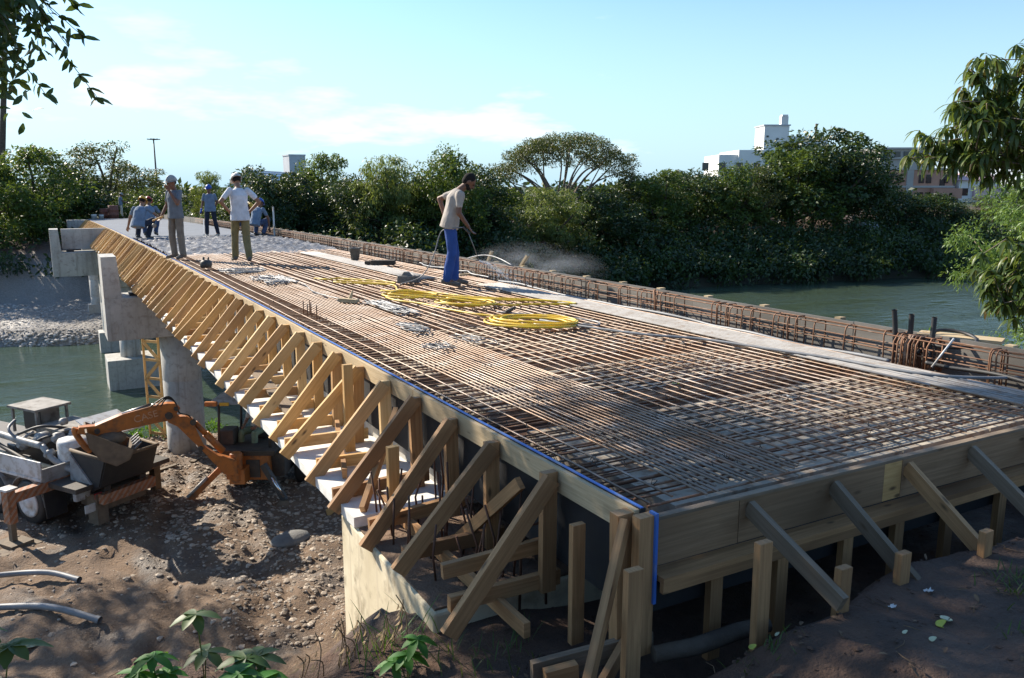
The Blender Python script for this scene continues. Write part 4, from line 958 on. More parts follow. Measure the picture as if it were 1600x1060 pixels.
for i, p in enumerate(anch):
    if i % 4 == 0:
        h_ = min(hub, key=lambda q: (q - p).length); tw.tube([W3(q) for q in smooth([h_, h_.lerp(p, .55) + V((0, 0, -.18)), p], 5)], [.022 - .018 * k_ / 10 for k_ in range(11)], 5)
    elif i > 4:
        q = anch[i - 1]; tw.tube([W3(q + (p - q) * .0), W3(p)], [.006, .004], 4) if (p - q).length < .45 else None
    for k_ in range(rr.randint(9, 13)):
        a = k_ * 2.4; d = V((math.cos(a), math.sin(a), rr.uniform(-.7, .35))); blade(lf, W3(p + V((0, 0, rr.uniform(-.03, .03)))), d, (0, 0, 1), rr.uniform(.12, .20), rr.uniform(.034, .046), rr.uniform(.5, 1.0), 4)
lf.build('crown', M['leafmango'], mg); tw.build('trunk', M['barkpale'], mg)
# bright feathery tree behind it
ft = empty('feathery_tree', (10.35, 3.3, 3.2), 0, 'bright green feathery tree at the right edge below the mango branches', 'tree')
rs = np.random.RandomState(6); C = []; Rr = []
for i in range(75):
    C.append((-.35 + rs.normal() * .42, .3 + rs.normal() * .5, 2.55 + rs.normal() * .95)); Rr.append(.2 + .14 * rs.rand())
C = [c_ for c_ in C if c_[0] > -1.15 + .35 * abs(c_[2] - 3.2)]; Rr = Rr[:len(C)]
link('crown', np_mesh('crown', [clump_leaves(C, Rr, 260, .07, .018, 3, .5, .9, .1)], M['leaffeather']), ft)
mb = MB(); trunk_mesh(mb, [(0, 0, -1), (0, 0, 1.5), (-.2, .1, 3)], .12, .05); [trunk_mesh(mb, [(0, 0, 1.5), C[i * 5]], .03, .008, 5) for i in range(12)]; mb.build('trunk', M['barkpale'], ft)
# bank bush at right
rs = np.random.RandomState(16); C = [(8.6 + rs.rand() * 4, 4.6 + rs.rand() * 3.4, 3.5 + rs.rand() * .5) for i in range(80)]
me = np_mesh('bank_shrubs', [clump_leaves(C, [.3] * 80, 60, .12, .06, 4, .2, .8)], M['leaffresh']); tag(link('bank_shrubs', me), 'low bright green bank growth beyond the black pipes', 'undergrowth', kind='stuff')
rs = np.random.RandomState(17); C = [(.6 + rs.rand() * 2.4 - 1.6, 20.6 + rs.rand() * .8, .1 + rs.rand() * .15) for i in range(24)]
me = np_mesh('shore_weeds', [clump_leaves(C, [.16] * 24, 40, .10, .05, 4, .0, .8)], M['leaffresh']); tag(link('shore_weeds', me), 'bright green weeds at the waterline by the ladder foot', 'weeds', kind='stuff')

# foreground weeds
def weed(name, base, stems, label, lobed=True, Ls=.085, mat='leaffresh'):
    root = empty(name, base, 0, label, 'plant', 'weeds on the foreground mound')
    sm_ = MB(); Ls *= 1.55
    for (dx, dy, h) in stems:
        lm = MB()
        top = V((dx, dy, h)); sm_.tube(smooth([V((0, 0, -.05)), V((dx * .4, dy * .4, h * .6)), top], 4), .003, 5)
        nl = 7 if lobed else 5
        for j_ in range(nl):
            a = j_ * 2 * math.pi / nl + dx * 30; d = V((math.cos(a), math.sin(a), rnd.uniform(-.25, .2))); blade(lm, top, d, (0, 0, 1), Ls * rnd.uniform(.75, 1.2), Ls * .42, .3, 4)
        lm.build('leaf', M[mat], root)
    sm_.build('stem', M['leafpale'], root); return root
def hz(x, y): return height(x, y)
for (x, y, st_, lab, mt, Ls) in (
  (-2.28, .55, [(0, 0, .30), (.05, -.03, .22), (-.04, .02, .15), (-.07, .0, .24)], 'lobed-leaf weed sprouting at the left of the foreground clump', 'leaffresh', .07),
  (-2.05, .75, [(-.02, 0, .40), (.02, .03, .18)], 'tall single-stemmed weed with a blue-green flat leaf on top', 'leafmid', .085),
  (-1.95, .45, [(0, 0, .22), (.08, -.02, .17), (-.07, -.04, .12), (.03, -.08, .10), (.11, .05, .15)], 'low spreading weed with large lobed leaves in the middle bottom', 'leaffresh', .10),
  (-2.02, .12, [(0, 0, .24), (.09, 0, .20), (-.09, .02, .2), (.0, -.07, .24), (.14, .03, .17)], 'bright lobed weed at the bottom edge of the photo', 'leaffresh', .11),
  (-1.98, .62, [(.1, 0, .20), (.16, .05, .16)], 'dull blue-green broad-leaf weed beside the low spreading weed', 'leafmid', .09),
  (-2.86, .50, [(0, 0, .35), (.06, 0, .52), (-.05, 0, .62), (.09, .02, .28)], 'dark leafy weed at the left edge of the foreground', 'leafmid', .09),
  (-2.80, .15, [(0, 0, .3), (.08, 0, .22), (-.03, .05, .36)], 'shaded leafy weed in the lower left corner', 'leafmid', .10),
  (-1.02, .72, [(0, 0, .16), (.07, .02, .22), (-.06, .03, .12)], 'glossy green weed at the foot of the third bracket brace', 'leaffresh', .08)):
    weed('leafy_weed', (x, y, hz(x, y)), st_, lab, True, Ls, mt)
def grass(name, cx, cy, n, h, label, mat='leaffresh', spread=.12, cat='grass tuft', arch=.5):
    mb = MB()
    for i in range(n):
        x = cx + rnd.gauss(0, spread); y = cy + rnd.gauss(0, spread * .7); a = rnd.random() * 6.3
        blade(mb, (x, y, hz(x, y) - .01), (math.cos(a) * .5, math.sin(a) * .5, 1), (math.cos(a), math.sin(a), 0), h * rnd.uniform(.5, 1.1), .007, -rnd.uniform(0, arch), 4)
    o = mb.build(name, M[mat]); return tag(o, label, cat, 'grass tufts on the mound')
grass('grass_tuft', -.95, 1.0, 46, .26, 'arching grass tuft against the sunlit abutment wall')
grass('grass_tuft', -.62, .55, 60, .16, 'low grass and weeds below the third bracket', 'leafmid', .16)
grass('grass_tuft', .25, -.62, 30, .08, 'small grass tuft left of the tall lone stake', 'leafmid', .08)
grass('grass_tuft', 1.75, -.95, 70, .11, 'dull green grass patch at the far right of the mound', 'leafmid', .09)
grass('grass_tuft', 1.25, -1.25, 24, .07, 'tiny weeds right of the larger yellow peel', 'leafmid', .06)
def stalk(cx, cy, n, h, label):
    root = empty('dry_stalk', (cx, cy, hz(cx, cy)), 0, label, 'plant', 'dried stalks by the abutment'); mb = MB()
    for i in range(n):
        lm = MB(); a = rnd.uniform(-.5, .5); p = V((rnd.uniform(-.1, .1), rnd.uniform(-.05, .05), 0)); tip = p + V((a * h * .6, rnd.uniform(-.1, .1), h * rnd.uniform(.5, 1)))
        mb.tube(smooth([p, p.lerp(tip, .5) + V((.03, 0, .03)), tip], 4), .0035, 5)
        for k_ in range(3): q = p.lerp(tip, rnd.uniform(.4, 1)); blade(lm, q, (rnd.uniform(-.6, .6), rnd.uniform(-.3, .3), -1), (1, 0, .2), .05, .02, .6, 3)
        lm.build('dry_leaf', M['dry'], root)
    mb.build('stem', M['dry'], root)
stalk(-1.18, 1.15, 7, .36, 'dried stalks with curled brown leaves at the left of the abutment')
stalk(-1.0, 1.02, 6, .3, 'dried stalks with curled leaves before the lit abutment wall')
stalk(-1.45, 1.2, 4, .26, 'lone pale dry stalk left of the abutment')

mb = MB()
for i in range(520):
    x = rnd.uniform(-2.6, 4.2); y = rnd.uniform(-2.2, .2) if x > -.5 else rnd.uniform(-1, 1.1); z = hz(x, y) + .006; a = rnd.random() * 6.3
    if i % 3: blade(mb, (x, y, z), (math.cos(a), math.sin(a), rnd.uniform(0, .5)), (rnd.uniform(-.6, .6), 0, 1), rnd.uniform(.02, .06), rnd.uniform(.008, .022), rnd.uniform(-.6, .8), 3)
    else: L_ = rnd.uniform(.03, .16); mb.tube([(x, y, z), (x + L_ * .5 * math.cos(a), y + L_ * .5 * math.sin(a), z + .008), (x + L_ * math.cos(a + .3), y + L_ * math.sin(a + .3), z)], .0022, 4)
tag(mb.build('leaf_litter', MAT('dead_leaves', (.20, .13, .07), (.10, .06, .035), .9, 9, bmp=0)), 'dead leaves and twigs scattered over the shaded foreground soil', 'leaf litter', kind='stuff')
# litter on the mound
def peel(x, y, r, label, m_, tilt=0, seg=.62):
    mb = MB(); n = 14; z = hz(x, y) + .004; rows = []
    for i in range(5):
        ph = i / 4 * 1.1; rows.append([V((x + r * math.sin(ph) * math.cos(a) * (1 + .12 * math.sin(3 * a)), y + r * math.sin(ph) * math.sin(a), z + r * (1 - math.cos(ph)) * .8 + tilt * math.sin(ph) * math.cos(a) * r)) for a in [6.283 * seg * k_ / n for k_ in range(n + 1)]])
    vs2 = [q for r_ in rows for q in r_]; fs2 = [(i * (n + 1) + k_, i * (n + 1) + k_ + 1, (i + 1) * (n + 1) + k_ + 1, (i + 1) * (n + 1) + k_) for i in range(4) for k_ in range(n)]
    mb.add(vs2, fs2, None, True); o = mb.build('fruit_peel', M[m_]); sl = o.modifiers.new('s', 'SOLIDIFY'); sl.thickness = .003; return tag(o, label, 'fruit peel', 'peels on the mound')
M['peel'] = MAT('yellow_green_peel', (.55, .52, .06), (.42, .45, .08), .5, 20, bmp=0); M['pith'] = MAT('pale_pith', (.62, .62, .42), (.5, .5, .3), .6, 20, bmp=0); M['paper'] = MAT('crumpled_paper', (.6, .6, .58), (.5, .5, .48), .8, 20, bmp=0)
peel(1.04, -.98, .034, 'large yellow fruit peel on the bare soil at lower right', 'peel', .2)
peel(1.10, -.96, .032, 'pale open peel cup touching the large yellow peel', 'pith', -.2, .95)
peel(.76, -.98, .017, 'small pale peel slice left of the large yellow peel', 'pith', .3, .4)
peel(.82, -1.08, .024, 'pale oval peel slice nearest the bottom edge', 'pith', .1, .5)
peel(.28, -.52, .026, 'yellow peel beside the foot of the tall lone stake', 'peel', .1)
peel(.42, -.54, .016, 'small white scrap of peel right of the tall lone stake', 'pith', .4, .5)
def scrap(x, y, s_, label):
    mb = MB(); n = 5
    for i in range(n):
        for j_ in range(n): mb.v.append((x + (i / 4 - .5) * s_ + rnd.uniform(-.004, .004), y + (j_ / 4 - .5) * s_ * .5, hz(x, y) + .006 + rnd.random() * .016))
    for i in range(4):
        for j_ in range(4): k_ = i * 5 + j_; mb.f.append([k_, k_ + 1, k_ + 6, k_ + 5]); mb.sm.append(False); mb.uv += [(0, 0)] * 4
    return tag(mb.build('paper_scrap', M['paper']), label, 'litter')
scrap(1.28, -.75, .06, 'crumpled white paper scrap below the third stake'); scrap(1.0, -.74, .04, 'thin torn paper strip left of the crumpled scrap')
for (x, y, lab, r_) in ((1.85, 1.95, 'fallen green leaf lying on the bars at the near right deck', .06), (2.35, 1.2, 'pale crumpled scrap lying on the bars near the end form', .045)):
    mb = MB(); blade(mb, (x, y, 5.40), (1, .4, .1), (0, 0, 1), r_ * 1.6, r_, .3); o = mb.build('fallen_leaf' if r_ > .05 else 'scrap', M['leafpale'] if r_ > .05 else M['paper']); tag(o, lab, 'leaf' if r_ > .05 else 'litter')

# ------------------------------------------------------------------ far buildings
def wmat(n, a): return MAT(n, a, tuple(q * .85 for q in a), .85, .3, bmp=0)
M['bwhite'] = wmat('white_render', (.80, .79, .76)); M['bgrey'] = wmat('grey_render', (.48, .50, .54)); M['bbrick'] = wmat('salmon_brick', (.50, .27, .19)); M['bconc'] = wmat('raw_concrete_frame', (.42, .40, .37)); M['bpink'] = wmat('pink_render', (.62, .42, .44)); M['metalroof'] = MAT('corrugated_metal', (.45, .48, .52), (.38, .41, .45), .35, .4, metal=.5, bmp=0)
RZ = -.514
def bld(name, loc, label): return empty(name, loc, RZ, label, 'building')
def blk(mb, x0, x1, y0, y1, z0, z1): mb.box(x0, x1, y0, y1, z0, z1); return mb
# local x = to the right in the picture, local y = away, metres at the building's own distance
w_ = bld('apartment_building', (110, 105.5, 0), 'white stepped building with a roof tower behind the largest round tree')
blk(MB(), -4.2, 8, 0, 14, 0, 13.2).build('wall', M['bwhite'], w_); blk(MB(), .2, 4.6, .3, 6, 13.2, 17.4).build('tower', M['bwhite'], w_); blk(MB(), 4.6, 11.5, .2, 9, 13.2, 15.6).build('upper_storey', M['bwhite'], w_); blk(MB(), -7.6, -4.2, .5, 12, 0, 12.4).build('wing', M['bwhite'], w_); blk(MB(), -12, -7.6, .6, 12, 0, 8.6).build('wing', M['bwhite'], w_)
b = MB(); blk(b, 3.1, 4.3, .2, 1.5, 17.4, 19.0); blk(b, 3.2, 4.2, .15, 1.6, 19.0, 19.3); b.build('chimney', M['bwhite'], w_)
b = MB(); b.tube([(9.6, 1, 15.6), (9.6, 1, 17.8)], .22, 8); b.build('vent_pipe', M['darkmetal'], w_)
b = MB(); blk(b, .0, 4.8, .1, 6.1, 17.4, 17.6); b.build('coping', M['bgrey'], w_)
for i in range(6):
    for j_ in range(4): b = MB(); blk(b, -10.5 + i * 3.0, -9.4 + i * 3.0, -.05 if i > 1 else .4, .8, 1.2 + j_ * 2.8, 2.6 + j_ * 2.8); b.build('window', M['glass'], w_)
b = MB(); blk(b, .6, 1.0, .2, .5, 15.4, 15.7); blk(b, 2.4, 2.8, .2, .5, 15.0, 15.3); b.build('vent', M['glass'], w_)
w_ = bld('brick_building', (130, 94, 0), 'unfinished salmon brick building with concrete frame at the right skyline')
blk(MB(), -2, 11.5, .4, 12, 0, 9.8).build('wall', M['bbrick'], w_); blk(MB(), -2, 7.2, .5, 12, 9.8, 13.4).build('frame', M['bconc'], w_)
b = MB()
for z in (3.4, 6.6, 9.7, 11.6, 13.3): blk(b, -2.1, 11.7 if z < 9.8 else 7.4, .15, 12.1, z, z + .35)
blk(b, 3.0, 4.2, .2, .5, 0, 9.7); b.build('floor_slab', M['bconc'], w_)
blk(MB(), 7.5, 12.6, -.8, .4, 4.7, 6.5).build('balcony', M['bbrick'], w_); blk(MB(), 7.5, 12.6, -.8, .4, 1.2, 3.2).build('balcony', M['bbrick'], w_)
for (x, z) in ((-.5, 7.4), (1.2, 7.4), (5.2, 7.4), (6.5, 7.4), (9.6, 7.4), (-.5, 4.3), (5.2, 4.3), (5.2, 1.5), (6.6, 4.3), (9, 6.6), (-1, 12), (.6, 12), (2.2, 12), (3.9, 12), (5.5, 12)):
    b = MB(); blk(b, x, x + .95, .3, .48, z, z + (1.5 if z < 11 else .95)); b.build('window', M['glass'], w_)
w_ = bld('pink_house', (141, 88, 0), 'small white and pink house right of the brick building'); blk(MB(), 0, 7, 0, 9, 0, 7.9).build('wall', M['bwhite'], w_); blk(MB(), 2.4, 7.2, -.6, 0, 4.6, 6.9).build('balcony', M['bpink'], w_)
b = MB(); b.hexa([(-.4, -.8, 7.9), (7.4, -.8, 7.9), (7.4, 9.4, 7.9), (-.4, 9.4, 7.9), (1.2, 1.5, 9.2), (5.8, 1.5, 9.2), (5.8, 7, 9.2), (1.2, 7, 9.2)]); b.build('roof', M['bpink'], w_)
for x in (.6, 2.8, 4.8): b = MB(); blk(b, x, x + 1, -.06, .05, 5.2, 6.5); b.build('window', M['glass'], w_)
w_ = bld('tower_block', (61, 225, 0), 'pale grey windowless box tower above the trees at left'); o = blk(MB(), -4.3, .1, -1, 6, 0, 14.9).build('wall', M['bgrey'], w_); o.rotation_euler = (0, 0, .5)
b = MB(); blk(b, -4.45, .2, -1.15, 6.1, 14.9, 15.25); o = b.build('coping', M['bgrey'], w_); o.rotation_euler = (0, 0, .5)
w_ = bld('arched_hall', (30.5, 150.5, 0), 'metal hall with an arched grey roof behind the helmeted men')
mb = MB(); n = 14; rr2 = []
for y in (0, 20): rr2.append([(-4.6, y, 0)] + [(-4.6 * math.cos(math.pi * k_ / n), y, 5 + 4.6 * math.sin(math.pi * k_ / n)) for k_ in range(n + 1)] + [(4.6, y, 0)])
mb.rings(rr2, False); mb.build('arched_roof', M['metalroof'], w_)
b = MB()
for k_ in range(1, n): a = math.pi * k_ / n; b.board((-4.65 * math.cos(a), -.3, 5 + 4.65 * math.sin(a)), (-4.65 * math.cos(a), 20, 5 + 4.65 * math.sin(a)), .12, .16)
b.build('roof_rib', M['bgrey'], w_)
w_ = bld('riverside_hut', (62.3, 46.2, 1.5), 'small white-roofed hut half hidden in the trees above the right water'); blk(MB(), -.7, .7, 0, 1.2, 0, 1.5).build('wall', M['bwhite'], w_)
b = MB(); b.hexa([(-.95, -.3, 1.5), (.95, -.3, 1.5), (.95, 1.4, 1.5), (-.95, 1.4, 1.5), (-.5, .5, 2.2), (.9, .5, 2.2), (.9, .6, 2.2), (-.5, .6, 2.2)]); b.build('roof', M['bgrey'], w_)
# light mast
lm_ = empty('light_mast', (15.8, 158.8, 0), 0, 'tall thin floodlight mast standing above the trees at left', 'street light')
b = MB(); b.tube([(0, 0, 0), (0, 0, 15)], [.22, .11], 10); b.build('pole', M['darkmetal'], lm_)
b = MB(); b.lathe((0, 0, 14.9), [(.1, 0), (.55, .05), (.55, .18), (.1, .3)], 14); b.build('ring', M['darkmetal'], lm_)
for k_ in range(6):
    a = k_ * math.pi / 3; b = MB(); b.board((.4 * math.cos(a), .4 * math.sin(a), 15.0), (1.1 * math.cos(a), 1.1 * math.sin(a), 15.06), .16, .3); b.build('floodlight', M['greyp'], lm_)
# leaning pole at left
lp_ = empty('leaning_pole', (-5.2, 69, 1.5), 0, 'slim leaning pole at the far left behind the hanging leaves', 'pole')
b = MB(); b.tube([(0, 0, -1), (.45, 0, 7.5), (1.05, 0, 12.5), (2.1, 0, 22)], [.26, .22, .19, .15], 10); b.build('shaft', M['bark'], lp_)
b = MB(); b.tube([(.36, 0, 6.2), (.42, 0, 7.0)], .26, 10); b.build('band', M['darkmetal'], lp_)
# pipes on the ground, planks, mixed site bits
def gp(x, y, dz=0): return (x, y, height(x, y) + dz)
def gpipe(P, r, lab, m_='greyhose'):
    pts = smooth([V(gp(x, y, dz)) for x, y, dz in P], 5); b = MB(); b.tube(pts, r, 14, caps=False); b.tube(pts[::-1], r * .82, 14, caps=False)
    e = pts[-1]; d = (pts[-1] - pts[-2]).normalized(); b.tube([e - d * .07, e + d * .004], r * 1.14, 14, caps=False); return tag(b.build('ground_pipe', M[m_]), lab, 'pipe')
gpipe([(-5.2, 12.8, .1), (-4.2, 13.15, .14), (-3.6, 13.12, .14), (-3.0, 12.75, .13), (-2.55, 12.22, .07)], .05, 'curved grey pipe on the ground, the farther of the two pipes at left')
gpipe([(-4.6, 12.2, .08), (-3.6, 11.75, .08), (-2.95, 11.2, .08), (-2.32, 10.62, .07)], .055, 'straight grey pipe on the ground, nearer the camera beside the puddle')
b, ring = puddle(-3.2, 10.62, .26, .30, ''); zz = max(height(-3.2, 10.62) + .012, .0); ring = [(p[0], p[1], zz) for p in ring]; b.add(ring, [tuple(range(len(ring)))]); tag(b.build('puddle', M['water']), kind='structure')
for (x, y, a, lab) in ((-.95, 17.9, .3, 'short board lying on the mud left of the pier base'), (.2, 18.2, .9, 'thin stick of timber on the mud in front of the round pier')):
    b = MB(); b.board(gp(x, y, .03), (x + .8 * math.cos(a), y + .8 * math.sin(a), height(x + .8 * math.cos(a), y + .8 * math.sin(a)) + .04), .12, .03, (0, 1, 0)); tag(b.build('timber_offcut', M['woodgrey']), lab, 'board')
b = MB(); b.board((-.3, 8.6, .75), (1.2, 9.6, .12), .16, .04); 
tag(MB().board(gp(2.2, 13.3, .05), gp(3.6, 14.2, .32), .16, .05).build('timber_offcut', M['wood']), 'timber plank on the gravel under the bridge right of the excavator foot', 'board')
b = MB(); M9 = Matrix.Rotation(.3, 3, 'Z'); b.ball((1.15, 12.3, .14), (.42, .30, .12), 14, 8, M9); tag(b.build('boulder', M['rock']), 'smooth grey slab of rock on the gravel below the bracket row', 'rock')

# ------------------------------------------------------------------ machines
def local(root): return root
def XF(o): return o
# concrete pump truck: local x = towards its front, y = its left side, z up
tr = empty('pump_truck', (-2.33, 16.42, .08), math.atan2(.84, -.542), 'white concrete pump truck with rear hopper, parked on the mud at left', 'truck')
b = MB(); b.box(-1.5, 6, .35, .5, .62, .88); b.box(-1.5, 6, -.5, -.35, .62, .88); b.box(-1.5, 6, -1.12, 1.12, .9, 1.0); b.build('chassis', M['darkmetal'], tr)
for x in (0, 1.22, 5.0):
    for y in (1.02, -1.02):
        sgn = 1 if y > 0 else -1
        b = MB(); b.lathe((x, y, .48), [(.28, -.15), (.42, -.155), (.475, -.12), (.48, 0), (.475, .12), (.42, .155), (.28, .15)], 32, 'y'); wv = b.build('wheel', M['black'], tr)
        b = MB(); b.lathe((x, y, .48), [(.02, sgn * .21), (.10, sgn * .205), (.12, sgn * .165), (.23, sgn * .158), (.26, sgn * .178), (.31, sgn * .175), (.315, sgn * .14)], 26, 'y'); b.build('rim', M['white'], wv)
for x in (0, 1.22):
    b = MB(); pts = [(x + .56 * math.cos(a), .56 * math.sin(a) + .48) for a in [math.pi * (k_ / 12 * 1.0) for k_ in range(13)]]
    for k_ in range(12):
        (xa, za), (xb, zb) = pts[k_], pts[k_ + 1]; b.hexa([(xa, .85, za), (xb, .85, zb), (xb, 1.2, zb), (xa, 1.2, za), (xa, .85, za + .02), (xb, .85, zb + .02), (xb, 1.2, zb + .02), (xa, 1.2, za + .02)])
    b.build('mudguard', M['greyp'], tr)
b = MB(); b.hexa([(-.62, .75, .25), (-.60, .75, .25), (-.60, 1.2, .25), (-.62, 1.2, .25), (-.56, .75, .95), (-.54, .75, .95), (-.54, 1.2, .95), (-.56, 1.2, .95)]); b.build('mudflap', M['black'], tr)
b = MB(); b.box(-.62, 5.5, 1.20, 1.235, 1.10, 1.46); b.box(-.62, 5.5, 1.16, 1.245, 1.04, 1.10); b.build('side_panel', M['white'], tr, .008)
b = MB(); b.box(-.62, -.58, -1.2, 1.2, 1.02, 1.3); b.build('rear_panel', M['greyp'], tr)
# pump gear on the deck
b = MB(); b.box(.2, 1.5, -.75, .5, 1.0, 1.55); b.build('engine_housing', M['darkmetal'], tr)
b = MB(); b.box(.9, 1.9, -.55, .3, 2.06, 2.11); b.box(.95, 1.0, -.5, -.45, 1.5, 2.06); b.box(.95, 1.0, .2, .25, 1.5, 2.06); b.box(1.8, 1.85, .2, .25, 1.5, 2.06); b.box(1.2, 1.8, -.45, .0, 1.5, 2.0); b.build('cooler_cage', M['dirtycover'], tr)
b = MB(); b.box(1.15, 1.75, .02, .04, 1.55, 2.0); b.build('radiator', M['black'], tr)
b = MB(); b.box(.05, .8, -.5, .35, 1.58, 1.78); b.box(-.1, .8, -.52, .37, 1.78, 1.81); b.build('tool_box', M['dirtycover'], tr, .01)
b = MB(); b.lathe((-.42, .35, 1.05), [(.02, 0), (.30, .01), (.32, .1), (.32, .60), (.28, .66), (.05, .68)], 24); b.build('water_tank', M['white'], tr)
for (P_, r_, mt) in (([(.1, .70, 1.55), (.9, .75, 1.60), (2.6, .8, 1.72)], .075, 'greyp'), ([(-.75, .55, 1.15), (-.2, .75, 1.12), (.6, .85, 1.22), (2.4, .95, 1.32)], .07, 'concy'), ([(-1.2, .35, 1.05), (-.8, .62, 1.12), (-.3, .72, 1.3), (.1, .7, 1.55)], .065, 'greyp'), ([(.0, -.1, 1.7), (.3, .5, 1.9), (.9, .65, 1.7), (1.4, .6, 1.5)], .03, 'black'), ([(-.2, .1, 1.7), (.1, .6, 1.72), (.5, .7, 1.5)], .025, 'black'), ([(-.95, .15, .9), (-.92, .2, 1.9), (-.8, .1, 2.05), (-.6, .05, 1.9)], .015, 'black'), ([(-.3, .95, 1.12), (.6, .9, 1.3), (1.6, .85, 1.5), (2.6, .9, 1.9)], .045, 'darkmetal'), ([(.6, .55, 1.75), (.8, .75, 1.62), (1.1, .78, 1.8), (1.3, .5, 1.9)], .03, 'greyhose')):
    b = MB(); b.tube(smooth([V(p) for p in P_], 5), r_, 12); b.build('pipe', M[mt], tr)
for (c_, r_) in (((-.05, .45, 1.68), .12), ((.35, .55, 1.62), .15), ((-.22, .2, 1.72), .10), ((.75, .7, 1.5), .13), ((.1, .2, 1.95), .08), ((-.1, .7, 1.4), .1)):
    b = MB(); b.lathe(c_, [(r_ * .6, -r_), (r_, -r_ * .9), (r_, r_ * .5), (r_ * .5, r_ * .6), (r_ * .45, r_)], 14, 'y'); b.build('valve', M['greyp'], tr)
for i in range(9):
    x = rnd.uniform(-.4, 1.9); y = rnd.uniform(.1, .9); z = rnd.uniform(1.05, 1.5); q = rnd.uniform(.08, .2); b = MB(); b.cbox((x, y, z), (q * 1.6, q, q)); b.build('fitting', M[rnd.choice(('darkmetal', 'greyp', 'mud', 'steel'))], tr, .01)
b = MB(); b.hexa([(-1.05, -.85, 1.72), (-.25, -.85, 2.0), (-.25, .15, 2.0), (-1.05, .15, 1.72), (-1.05, -.85, 1.74), (-.25, -.85, 2.02), (-.25, .15, 2.02), (-1.05, .15, 1.74)]); b.build('hopper_lid', M['white'], tr)
# hopper: open trough
ho = MB(); prof = [(-.85, 1.62), (-1.0, 1.0), (-1.3, .75), (-1.7, .95), (-1.95, 1.55)]
for (a_, c_) in ((0, .03),):
    vs2 = [(x, y, z) for y in (-.50, .72) for (x, z) in prof]; n = len(prof)
    fs2 = [(i, i + 1, n + i + 1, n + i) for i in range(n - 1)] + [tuple(range(n)), tuple(range(n, 2 * n))[::-1]]
    ho.add(vs2, fs2, None, False)
o = ho.build('hopper', M['black'], tr); sl = o.modifiers.new('s', 'SOLIDIFY'); sl.thickness = .035
b = MB(); b.tube([(-.85, -.5, 1.62), (-1.95, -.5, 1.55), (-1.95, .72, 1.55), (-.85, .72, 1.62)], .035, 8); b.build('rim_bar', M['mud'], tr)
b = MB(); b.hexa([(-1.35, .74, .72), (-.85, .74, .9), (-.85, .78, .9), (-1.35, .78, .72), (-1.5, .74, 1.0), (-.9, .74, 1.55), (-.9, .78, 1.55), (-1.5, .78, 1.0)]); b.build('hopper_guard', M['greyp'], tr)
b = MB(); b.cbox((-1.35, .1, 1.05), (.6, 1.0, .10)); b.build('concrete_load', M['concwet'], tr)
b = MB(); b.box(-1.5, -1.2, .45, .7, .1, .75); b.box(-1.45, -.7, -.5, .5, .35, .75); b.build('undercarriage', M['mud'], tr)
b = MB(); b.cbox((-1.38, .98, .80), (.12, .20, .17)); b.build('work_lamp', M['greyp'], tr, .02)
b = MB(); b.cbox((-1.46, .62, .70), (.05, .16, .13)); b.build('tail_lamp', M['red'], tr, .01)
b = MB(); b.cbox((-1.45, .72, .50), (.02, .42, .17)); b.build('number_plate', M['white'], tr)
m, t, bs = nt('striped_orange'); v = mapped(t, 'Object', (1, 1, 1)); wv_ = node(t, 'ShaderNodeTexWave', Scale=4.2, Distortion=.4); wv_.bands_direction = 'DIAGONAL'; t.links.new(v, wv_.inputs['Vector'])
nn_ = noise_n(t, v, 9); cst = t.nodes.new('ShaderNodeMath'); cst.operation = 'GREATER_THAN'; cst.inputs[1].default_value = .52; t.links.new(wv_.outputs['Color'], cst.inputs[0])
c = mixc(t, cst.outputs[0], (.36, .13, .05), (.36, .23, .16)); c = mixc(t, ramp(t, nn_, .5, .7), c, (.2, .1, .05)); t.links.new(c, bs.inputs['Base Color']); bs.inputs['Roughness'].default_value = .6; M['stripe'] = m
def outrigger(x, y0, y1, zt):
    b = MB(); b.box(x - .09, x + .09, min(y0, y1), max(y0, y1), zt - .2, zt); o = b.build('outrigger_beam', M['stripe'], tr)
    return o
o = outrigger(-.55, .6, 1.80, 1.02)
b = MB(); b.box(-.66, -.46, 1.80, 1.96, .42, 1.10); b.build('leg_case', M['stripe'], o); b = MB(); b.box(-.62, -.50, 1.83, 1.93, .05, .42); b.build('leg', M['mud'], o)
b = MB(); b.box(-.70, -.42, 1.76, 2.0, 1.10, 1.14); b.build('leg_cap', M['white'], o)
b = MB(); b.box(-.85, -.3, 1.65, 2.1, -.02, .05); b.box(-.95, -.2, 1.3, 2.5, -.05, -.02); b.build('foot', M['mud'], o)
o = outrigger(-.88, -.5, -1.12, .86)
b = MB(); b.box(-.97, -.79, -1.28, -1.12, .05, .98); b.build('leg', M['mud'], o); b = MB(); b.box(-1.15, -.6, -1.4, -1.0, .0, .06); b.box(-1.1, -.7, -1.75, -.95, -.04, .0); b.build('foot', M['mud'], o)
b = MB(); b.box(-1.66, -1.5, -.6, .65, .55, .76); b.build('rear_bumper', M['stripe'], tr)

